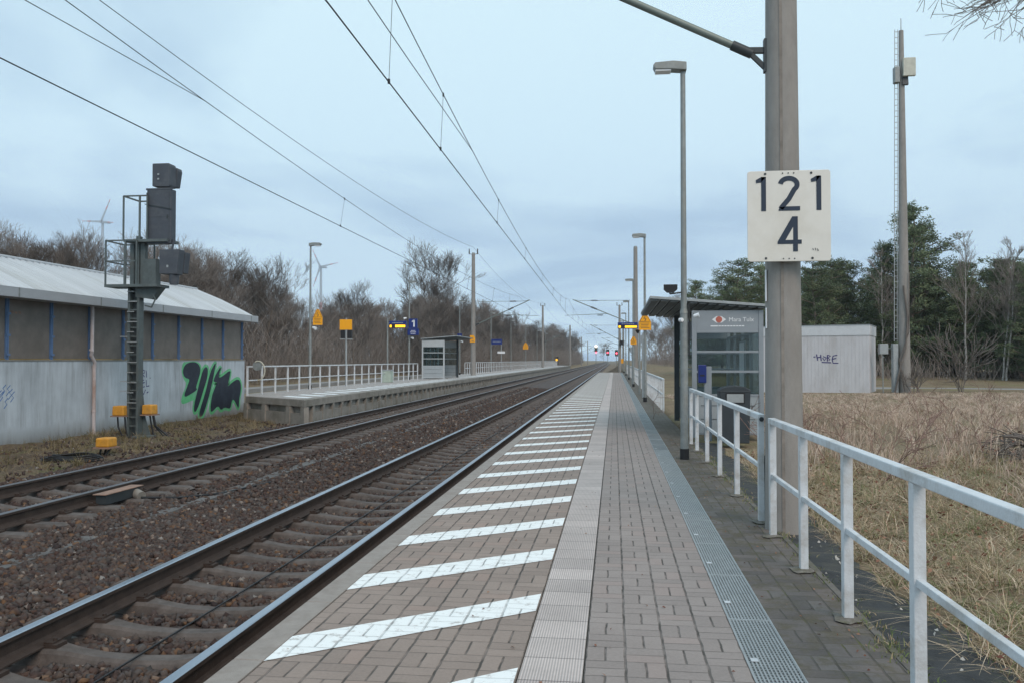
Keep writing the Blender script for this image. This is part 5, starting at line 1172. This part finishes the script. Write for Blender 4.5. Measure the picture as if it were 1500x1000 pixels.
def make_pine(seed, H, label, conical=False):
    rr = random.Random(seed); nr = np.random.default_rng(seed); root = empty('pine_tree', (0, 0, 0), label, 'tree', 'dark pines on the right')
    tr = []; q = np.array([0, 0, -.2]); n = 8; pts = [q]
    for i in range(n): q2 = q + np.array([rr.gauss(0, .08), rr.gauss(0, .08), H / n]); tr.append((*q, *q2, H * .016 * (1 - .85 * i / n), H * .016 * (1 - .85 * (i + 1) / n))); q = q2; pts.append(q)
    cs, ss = [], []; z = H * (.07 if conical else .09)
    while z < H * .98:
        t = z / H; reach = H * (.24 * (1 - t) ** .8 + .04) if conical else H * (.30 * math.sin(math.pi * min(1, .25 + .72 * t)) ** .9 + .03)
        for k in range(rr.randint(4, 6)):
            a = rr.uniform(0, 6.28); rl = reach * rr.uniform(.55, 1.1); up_ = rl * rr.uniform(.1, .55); c0 = np.array([np.interp(z, [p[2] for p in pts], [p[0] for p in pts]), np.interp(z, [p[2] for p in pts], [p[1] for p in pts]), z])
            tip = c0 + np.array([rl * math.cos(a), rl * math.sin(a), up_]); tr.append((*c0, *tip, H * .004, .012))
            m = max(2, int(rl / .55))
            for j in range(m): u = (j + 1) / m; cs.append(tuple(c0 + (tip - c0) * u + np.array([rr.gauss(0, .12), rr.gauss(0, .12), rr.gauss(0, .1)]))); ss.append(rr.uniform(.28, .52) * (1.15 - .35 * u) * H / 9)
        z += H * .05
    cs.append(tuple(pts[-1])); ss.append(.25)
    V, F = seg_mesh('t', tr, None, nside=6); np_mesh('trunk', V, F, M_['bark'], root, smooth=True)
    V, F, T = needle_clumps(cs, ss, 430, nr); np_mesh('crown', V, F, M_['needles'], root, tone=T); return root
PL = 'dark green pine in the dense row behind the cabin and field'
pp = [make_pine(40 + i, 9.0, PL, conical=(i % 3 == 0)) for i in range(5)]; pu = set()
def pine(k, x, y, s, label=None):
    o = pp[k] if k not in pu else copy_tree(pp[k]); pu.add(k); o.location = (x, y, .3); o.rotation_euler = (0, 0, rnd.uniform(0, 6.28)); o.scale = (s * rnd.uniform(.95, 1.2), s * rnd.uniform(.95, 1.2), s)
    if label: o['label'] = label
    return o
pine(1, 8.6, 60, .92, 'leftmost pine, its crown showing above the shelter roof'); pine(2, 10.6, 62, .90); pine(4, 13.2, 57, .92); pine(1, 14.9, 60, .90); pine(2, 12.0, 66, .95)
pine(2, 16.6, 62, .90); pine(3, 18.0, 58, .98, 'tapering pine just left of the tall radio pole'); pine(0, 19.6, 58, 1.26, 'tallest pointed pine directly behind the tall radio pole'); pine(1, 21.0, 60, 1.18, 'tall broad pine just right of the tall radio pole'); pine(4, 17.3, 68, 1.0)
for i in range(30): pine(i % 5, 22.0 + i * .62 + rnd.uniform(-.5, .5), 57 + (i % 3) * 4.5 + rnd.uniform(-1, 1) - i * .25, rnd.uniform(.74, .90))
for i in range(12): pine((i * 3) % 5, 23.5 + i * .85, 50.5 + (i % 2) * 3, rnd.uniform(.66, .80))
for i in range(15): pine((i * 2) % 5, 7.6 + i * 1.9 + rnd.uniform(-.5, .5), 71 + rnd.uniform(-2, 4), rnd.uniform(.85, 1.0))
thicket(2600, lambda y: (14, 46), (51, 62), (.5, 1.8), (.010, .02), 'undergrowth', 'brown scrub at the foot of the pines', M_['twig'], .35)
cx_ = rng.uniform(12, 40, 700); cy_ = 70 - (cx_ - 12) * .35 + rng.uniform(-2.5, 3, 700); cz_ = rng.uniform(.2, 5.8, 700)
V, F, T = needle_clumps(list(zip(cx_, cy_, cz_)), list(rng.uniform(.5, 1.0, 700)), 170, np.random.default_rng(3))
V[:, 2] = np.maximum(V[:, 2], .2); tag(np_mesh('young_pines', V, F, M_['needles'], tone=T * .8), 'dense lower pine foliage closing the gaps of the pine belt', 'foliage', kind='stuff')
# birches
def birch(seed, x, y, H, lean, label, minr=.005):
    rr = random.Random(seed); tr, cr_ = [], []; q = np.array([0., 0., -.2]); n = 9; r = H * .009
    for i in range(n):
        q2 = q + np.array([lean * H / n * (.4 + i / n) + rr.gauss(0, .05), rr.gauss(0, .05), H / n]); tr.append((*q, *q2, max(.012, r * (1 - .85 * i / n)), max(.01, r * (1 - .85 * (i + 1) / n))))
        if i > 1:
            for _ in range(3): a = rr.uniform(0, 6.28); e = np.array([math.cos(a) * .55, math.sin(a) * .55, 1.]); e /= np.linalg.norm(e); grow(q2.copy(), e, H * .19 * (1.2 - i / n), r * .3, 3, rr, cr_, .35, .1, (2, 3), .6, minr)
        q = q2
    root = empty('birch_tree', (x, y, .1), label, 'tree', 'pale birches'); V, F = seg_mesh('t', tr, None, nside=6); np_mesh('trunk', V, F, M_['birch'], root, smooth=True); V, F = seg_mesh('c', cr_, None); np_mesh('crown', V, F, M_['twig'], root)
birch(1, 21.0, 53, 8.4, 0, 'pale slim birch in front of the pines, left of its neighbour birch'); birch(2, 22.6, 52, 7.8, .03, 'pale forked birch right beside the other slim birch'); birch(5, 22.7, 51.6, 7.2, .09, 'thin birch sharing a foot with the forked birch')
birch(3, 21.9, 41.5, 8.3, -.30, 'birch leaning to the left at the right edge of the photo', .006); birch(4, 17.4, 57, 8.0, .02, 'faint thin birch among pines behind the cabin')
def shrub(seed, x, y, z, H, n, label, mt, minr=.006, name='bare_shrub', spread=.5):
    rr = random.Random(seed); S = []
    for _ in range(n): a = rr.uniform(0, 6.28); e = np.array([math.cos(a) * .5, math.sin(a) * .5, 1.2]); e /= np.linalg.norm(e); grow(np.array([rr.gauss(0, .1), rr.gauss(0, .1), 0.]), e, H * .45, .018, 2, rr, S, spread, .1, (2, 3), .6, minr)
    root = empty(name, (x, y, z), label, 'shrub'); V, F = seg_mesh('b', S, None); np_mesh('branches', V, F, mt, root); return root
shrub(1, 15.0, 38.5, .1, 3.4, 8, 'dark bare bush right of the tall radio pole', M_['twigdark'], .014)
shrub(2, 12.7, 37.2, .1, 1.2, 7, 'low dark bramble at the foot of the radio pole', M_['twigdark'], .01)
shrub(6, -13.7, 15.6, -.5, 1.0, 2, 'thin dry weed standing against the pale wall', M_['twigdark'], .005)
# distant dark treeline behind everything near the vanishing point
for i, (x, y, s, lb) in enumerate(((-40, 420, 1.5, 'hazy far tree clump left of the vanishing point'), (-8, 620, 1.3, 'hazy far tree clump straight above the rails'), (30, 520, 1.4, 'hazy far tree clump right of the vanishing point'), (12, 560, 1.2, 'hazy far tree beyond the last masts'))): place(i, x, y, 0, s, i, lb, None)

# branches reaching in from a tree standing out of frame on the right
rr = random.Random(5); root = empty('overhanging_tree', (10.0, 11.0, 0), 'bare tree whose thin branches hang in at the top right corner', 'tree')
tr = [(0, 0, -.2, -.2, 0, 2.5, .16, .14), (-.2, 0, 2.5, -.3, 0, 5.0, .14, .11), (-.3, 0, 5, -.2, 0, 8.5, .11, .07)]
V, F = seg_mesh('t', tr, None, nside=10); np_mesh('trunk', V, F, M_['bark'], root, smooth=True)
S = []
def limb(pts, r, tw=9, L_=.7):
    P = [np.array(p, float) for p in pts]; n = len(P) - 1
    for i in range(n):
        ra, rb = r * (1 - .8 * i / n), r * (1 - .8 * (i + 1) / n); S.append((*P[i], *P[i + 1], ra, rb))
        if i >= max(1, n - 3):
            for _ in range(tw // 3): 
                u = rr.random(); c = P[i] + (P[i + 1] - P[i]) * u; d = (P[i + 1] - P[i]); d /= np.linalg.norm(d); e = d + np.array([rr.gauss(0, .35), rr.gauss(0, .5), rr.gauss(-.25, .5)]); e /= np.linalg.norm(e); grow(c, e, L_ * rr.uniform(.5, 1), rb * .55 + .001, 2, rr, S, .5, -.03, (1, 3), .6, .0034)
limb([(-.3, 0, 4.6), (-1.8, 0, 6.0), (-3.2, 0, 6.45), (-3.9, .1, 6.4), (-4.6, .1, 6.3), (-5.1, .1, 6.15)], .05, 27, .6)
limb([(-.3, 0, 5.4), (-2.2, 0, 7.4), (-3.6, -.2, 7.3), (-4.6, -.2, 7.0), (-5.4, -.2, 6.8), (-6.0, -.2, 6.65)], .05, 21, .6)
limb([(-.3, 0, 4.9), (-2.0, .3, 6.5), (-3.5, .3, 6.75), (-4.3, .3, 6.6), (-4.8, .3, 6.45)], .04, 15, .6)
limb([(-.3, 0, 3.6), (-2.0, 0, 4.8), (-3.1, 0, 5.0), (-3.6, 0, 4.85)], .03, 3, .3)
V, F = seg_mesh('c', S, None, nside=4); np_mesh('crown', V, F, M_['twigdark'], root)

# ------------------------------------------------------------------ grass
def blades(n, xf_, yf_, zf_, hr, wr, lean, tone_mu=.5, tone_sd=.25, clump=None):
    if clump:
        nc = n // clump; cx = xf_(nc); cy = yf_(nc); ct = rng.normal(0, .16, nc); ch = rng.uniform(.6, 1.25, nc); cl = rng.normal(0, .35, (nc, 2))
        idx = rng.integers(0, nc, n); x = cx[idx] + rng.normal(0, .055, n) ; y = cy[idx] + rng.normal(0, .055, n); tone = tone_mu + ct[idx] + rng.normal(0, tone_sd, n); hh = rng.uniform(*hr, n) * ch[idx]; lx = rng.normal(0, lean, n) + cl[idx, 0] * lean; ly = rng.normal(0, lean, n) + cl[idx, 1] * lean
    else:
        x = xf_(n); y = yf_(n); tone = rng.normal(tone_mu, tone_sd, n); hh = rng.uniform(*hr, n); lx = rng.normal(0, lean, n); ly = rng.normal(0, lean, n)
    z = zf_(x, y); w_ = rng.uniform(*wr, n); a = rng.uniform(0, math.pi, n); wx, wy = np.cos(a) * w_ / 2, np.sin(a) * w_ / 2
    P = []
    for t, ww in ((0, 1), (.45, .85), (.8, .5), (1, .08)):
        cx_ = x + lx * hh * t ** 1.8; cy_ = y + ly * hh * t ** 1.8; l2 = np.sqrt(lx ** 2 + ly ** 2); cz = z + hh * (t - .42 * np.minimum(l2, 1.6) * t ** 2.2)
        P.append(np.stack([cx_ - wx * ww, cy_ - wy * ww, cz], 1)); P.append(np.stack([cx_ + wx * ww, cy_ + wy * ww, cz], 1))
    V = np.stack(P, 1).reshape(-1, 3); fb = np.array([(0, 1, 3, 2), (2, 3, 5, 4), (4, 5, 7, 6)]); F = ((np.arange(n) * 8)[:, None, None] + fb[None]).reshape(-1, 4)
    return V, F, np.repeat(np.clip(tone, 0, 1), 3)
gz = lambda x, y: np.interp(x, xs, zs) - .01
def U_(a, b): return lambda n: rng.uniform(a, b, n)
def edge_x(n): return 1.86 + rng.uniform(0, 1, n) ** 1.1 * 5.5
V, F, T = blades(90000, edge_x, lambda n: 1.8 + rng.uniform(0, 1, n) ** 1.1 * 12, gz, (.08, .24), (.003, .007), 1.05, .44, .24, clump=34)
tag(np_mesh('dry_grass', V, F, M_['grass'], tone=T), 'tousled dry grass with green tufts beside the asphalt strip', 'grass', kind='stuff')
V, F, T = blades(105000, lambda n: 2.2 + rng.uniform(0, 1, n) ** .8 * 24, lambda n: 9.0 + rng.uniform(0, 1, n) ** .8 * 28, gz, (.22, .52), (.005, .014), .36, .5, .22, clump=18)
Vb = V.reshape(-1, 8, 3); z0_ = Vb[:, :1, 2]; fac = np.interp(Vb[:, 0, 1], [9, 14, 20, 27, 36], [.8, 1, .75, .42, .28])[:, None]; Vb[:, :, 2] = z0_ + (Vb[:, :, 2] - z0_) * fac; V = Vb.reshape(-1, 3)
ok_ = ~(((V[::8][:, 0] > 18) & (V[::8][:, 1] > 30))); ok_ &= ~((V[::8][:, 0] < 3.1) & (V[::8][:, 1] > 15.5) & (V[::8][:, 1] < 22)); fk = np.repeat(ok_, 3)
tag(np_mesh('tall_grass', V, F[fk], M_['tallgrass'], tone=T[fk]), 'tall pale reed like dry grass filling the field', 'grass', kind='stuff')
V, F, T = blades(16000, U_(-13.95, -10.2), lambda n: rng.uniform(8, 33, n), lambda x, y: np.full(len(x), -.52), (.06, .28), (.006, .014), .6, .5, .25, clump=26)
tag(np_mesh('verge_grass', V, F, M_['vergegrass'], tone=T), 'patchy winter grass along the foot of the wall', 'grass', kind='stuff')
V, F, T = blades(1400, U_(1.40, 1.46), lambda n: rng.uniform(2, 15, n), lambda x, y: np.full(len(x), 0.0), (.015, .05), (.004, .008), .6, .1, .1, clump=12)
tag(np_mesh('moss_tufts', V, F, M_['grass'], tone=T), 'small green tufts growing along the kerb', 'grass', kind='stuff')
def bramble(n, x0, y0, sx, sy, label, mt=None):
    S = []; r9 = random.Random(int(x0 * 10)); 
    for _ in range(n):
        a = r9.uniform(0, 6.28); e = np.array([math.cos(a) * .7, math.sin(a) * .7, 1.]); e /= np.linalg.norm(e)
        grow(np.array([x0 + r9.gauss(0, sx), y0 + r9.gauss(0, sy), 0.]), e, r9.uniform(.3, .6), .007, 2, r9, S, .5, -.03, (2, 3), .7, .0035)
    V, F = seg_mesh('b', S, None); return tag(np_mesh('bramble', V, F, mt), label, 'bramble', kind='stuff')
M_['redstem'] = mat('red_stems', (.27, .17, .14), .9, var=.3)
bramble(22, 6.2, 15, 1.6, 1.0, 'reddish brown bramble stems in the middle of the dry field', M_['redstem'])
bramble(24, 9.5, 22, 2.5, 1.6, 'reddish stems farther out in the dry field', M_['redstem'])
bramble(12, 3.4, 12.5, .5, .9, 'low brown stems growing behind the concrete mast', M_['redstem'])
# fallen leaves
def leaves(n, x, y, z, s, mt, name, label):
    a = rng.normal(size=(n, 3)) * np.array([1, 1, .35]); a /= np.linalg.norm(a, axis=1)[:, None]; b = np.cross(a, np.array([0, 0, 1.]) + rng.normal(0, .4, (n, 3))); b /= np.linalg.norm(b, axis=1)[:, None]
    P = np.stack([x, y, z], 1); s = s * rng.uniform(.6, 1.2, n)[:, None]
    V = np.stack([P - a * s, P - b * s * .5, P + a * s, P + b * s * .5 + np.array([0, 0, .01])], 1).reshape(-1, 3); F = (np.arange(n) * 4)[:, None] + np.arange(4)[None]
    return V, F, rng.uniform(0, 1, n)
n = 6500; x = edge_x(n) + .02; y = rng.uniform(2, 14, n); V, F, T = leaves(n, x, y, gz(x, y) + rng.uniform(.01, .12, n), .024, None, '', '')
tag(np_mesh('fallen_leaves', V, F, M_['oak'], tone=T), 'reddish brown fallen leaves in the dry grass', 'leaves', kind='stuff')
n = 60; x = rng.uniform(1.46, 1.8, n); y = rng.uniform(2.5, 8, n); V, F, T = leaves(n, x, y, np.full(n, -.02), .016, None, '', '')
V[:, 2] = np.clip(V[:, 2], -.03, 0.005); tag(np_mesh('litter', V, F, mat('pale_litter', (.5, .48, .44), .8), tone=T), 'pale leaf fragments on the asphalt strip', 'leaves', kind='stuff')
n = 260; x = np.concatenate([rng.uniform(.9, 1.4, 170), rng.uniform(-1.7, .64, 90)]); y = rng.uniform(2.2, 16, n); V, F, T = leaves(n, x, y, np.full(n, .006), .013, None, '', '')
V[:, 2] = np.clip(V[:, 2], .0045, .013); tag(np_mesh('leaf_bits', V, F, M_['oak'], tone=T), 'small brown leaf bits strewn on the paving', 'leaves', kind='stuff')
# oak sapling with clinging leaves and brush pile on the right
ok1 = empty('oak_sapling', (5.35, 9.9, -.02), 'small oak sapling with clinging red brown leaves at the right edge', 'sapling')
rr = random.Random(9); S = []
for e in ((-.3, 0, 1), (.1, .2, 1), (.4, 0, 1)): e = np.array(e, float); e /= np.linalg.norm(e); grow(np.zeros(3), e, .62, .012, 3, rr, S, .55, .0, (2, 3), .6, .003)
V, F = seg_mesh('b', S, None, nside=4); np_mesh('branches', V, F, M_['twigdark'], ok1)
tips = np.array([s[3:6] for s in S if s[7] < .004]); tips = tips[rng.integers(0, len(tips), 320)] + rng.normal(0, .035, (320, 3)); V, F, T = leaves(320, tips[:, 0], tips[:, 1], tips[:, 2], .042, None, '', ''); np_mesh('leaves', V, F, M_['oak'], ok1, tone=T)
bp_ = empty('brush_pile', (6.3, 12.9, .0), 'low heap of dark cut branches in the dry grass', 'brush pile')
rr = random.Random(21); S = []
for _ in range(90): a = rr.uniform(0, 6.28); e = np.array([math.cos(a), math.sin(a) * .6, rr.uniform(-.12, .14)]); e /= np.linalg.norm(e); grow(np.array([rr.gauss(.35, .40), rr.gauss(0, .3), rr.uniform(.02, .30)]), e, rr.uniform(.3, .65), .022, 2, rr, S, .4, -.08, (1, 3), .6, .005)
V, F = seg_mesh('b', S, None, nside=4); np_mesh('branches', V, F, M_['twigdark'], bp_)
tips = np.array([q_[3:6] for q_ in S]); tips = tips[rng.integers(0, len(tips), 500)] + rng.normal(0, .05, (500, 3)); V, F, T = leaves(500, tips[:, 0], tips[:, 1], np.maximum(tips[:, 2], .03), .035, None, '', ''); np_mesh('dead_leaves', V, F, M_['oak'], bp_, tone=T * .5)
fb_ = empty('fallen_branch', (5.95, 12.9, .05), 'single broken branch sticking out of the grass', 'branch'); g = G(); g.tube([(-.32, 0, .34), (-.1, .05, .33), (.02, .05, .26), (.16, .08, .12)], .02, 6); g.tube([(-.32, 0, .34), (-.3, .02, .22)], .012, 6); g.build('stick', M_['twigdark'], fb_)
print('DONE objects', len(bpy.data.objects), 'polys', sum(len(m.polygons) for m in bpy.data.meshes))

# ------------------------------------------------------------------ air
g = G(); g.box(-1510, 1510, -70, 1510, -2.0, 240)
hm = bpy.data.materials.new('haze'); hm.use_nodes = True; t = hm.node_tree; t.nodes.clear()
o_ = t.nodes.new('ShaderNodeOutputMaterial'); pv = t.nodes.new('ShaderNodeVolumePrincipled'); pv.inputs['Density'].default_value = HAZE; pv.inputs['Color'].default_value = (.86, .93, 1, 1); pv.inputs['Anisotropy'].default_value = .2
t.links.new(pv.outputs[0], o_.inputs['Volume'])
tag(g.build('haze', hm), 'thin evening haze', kind='stuff')
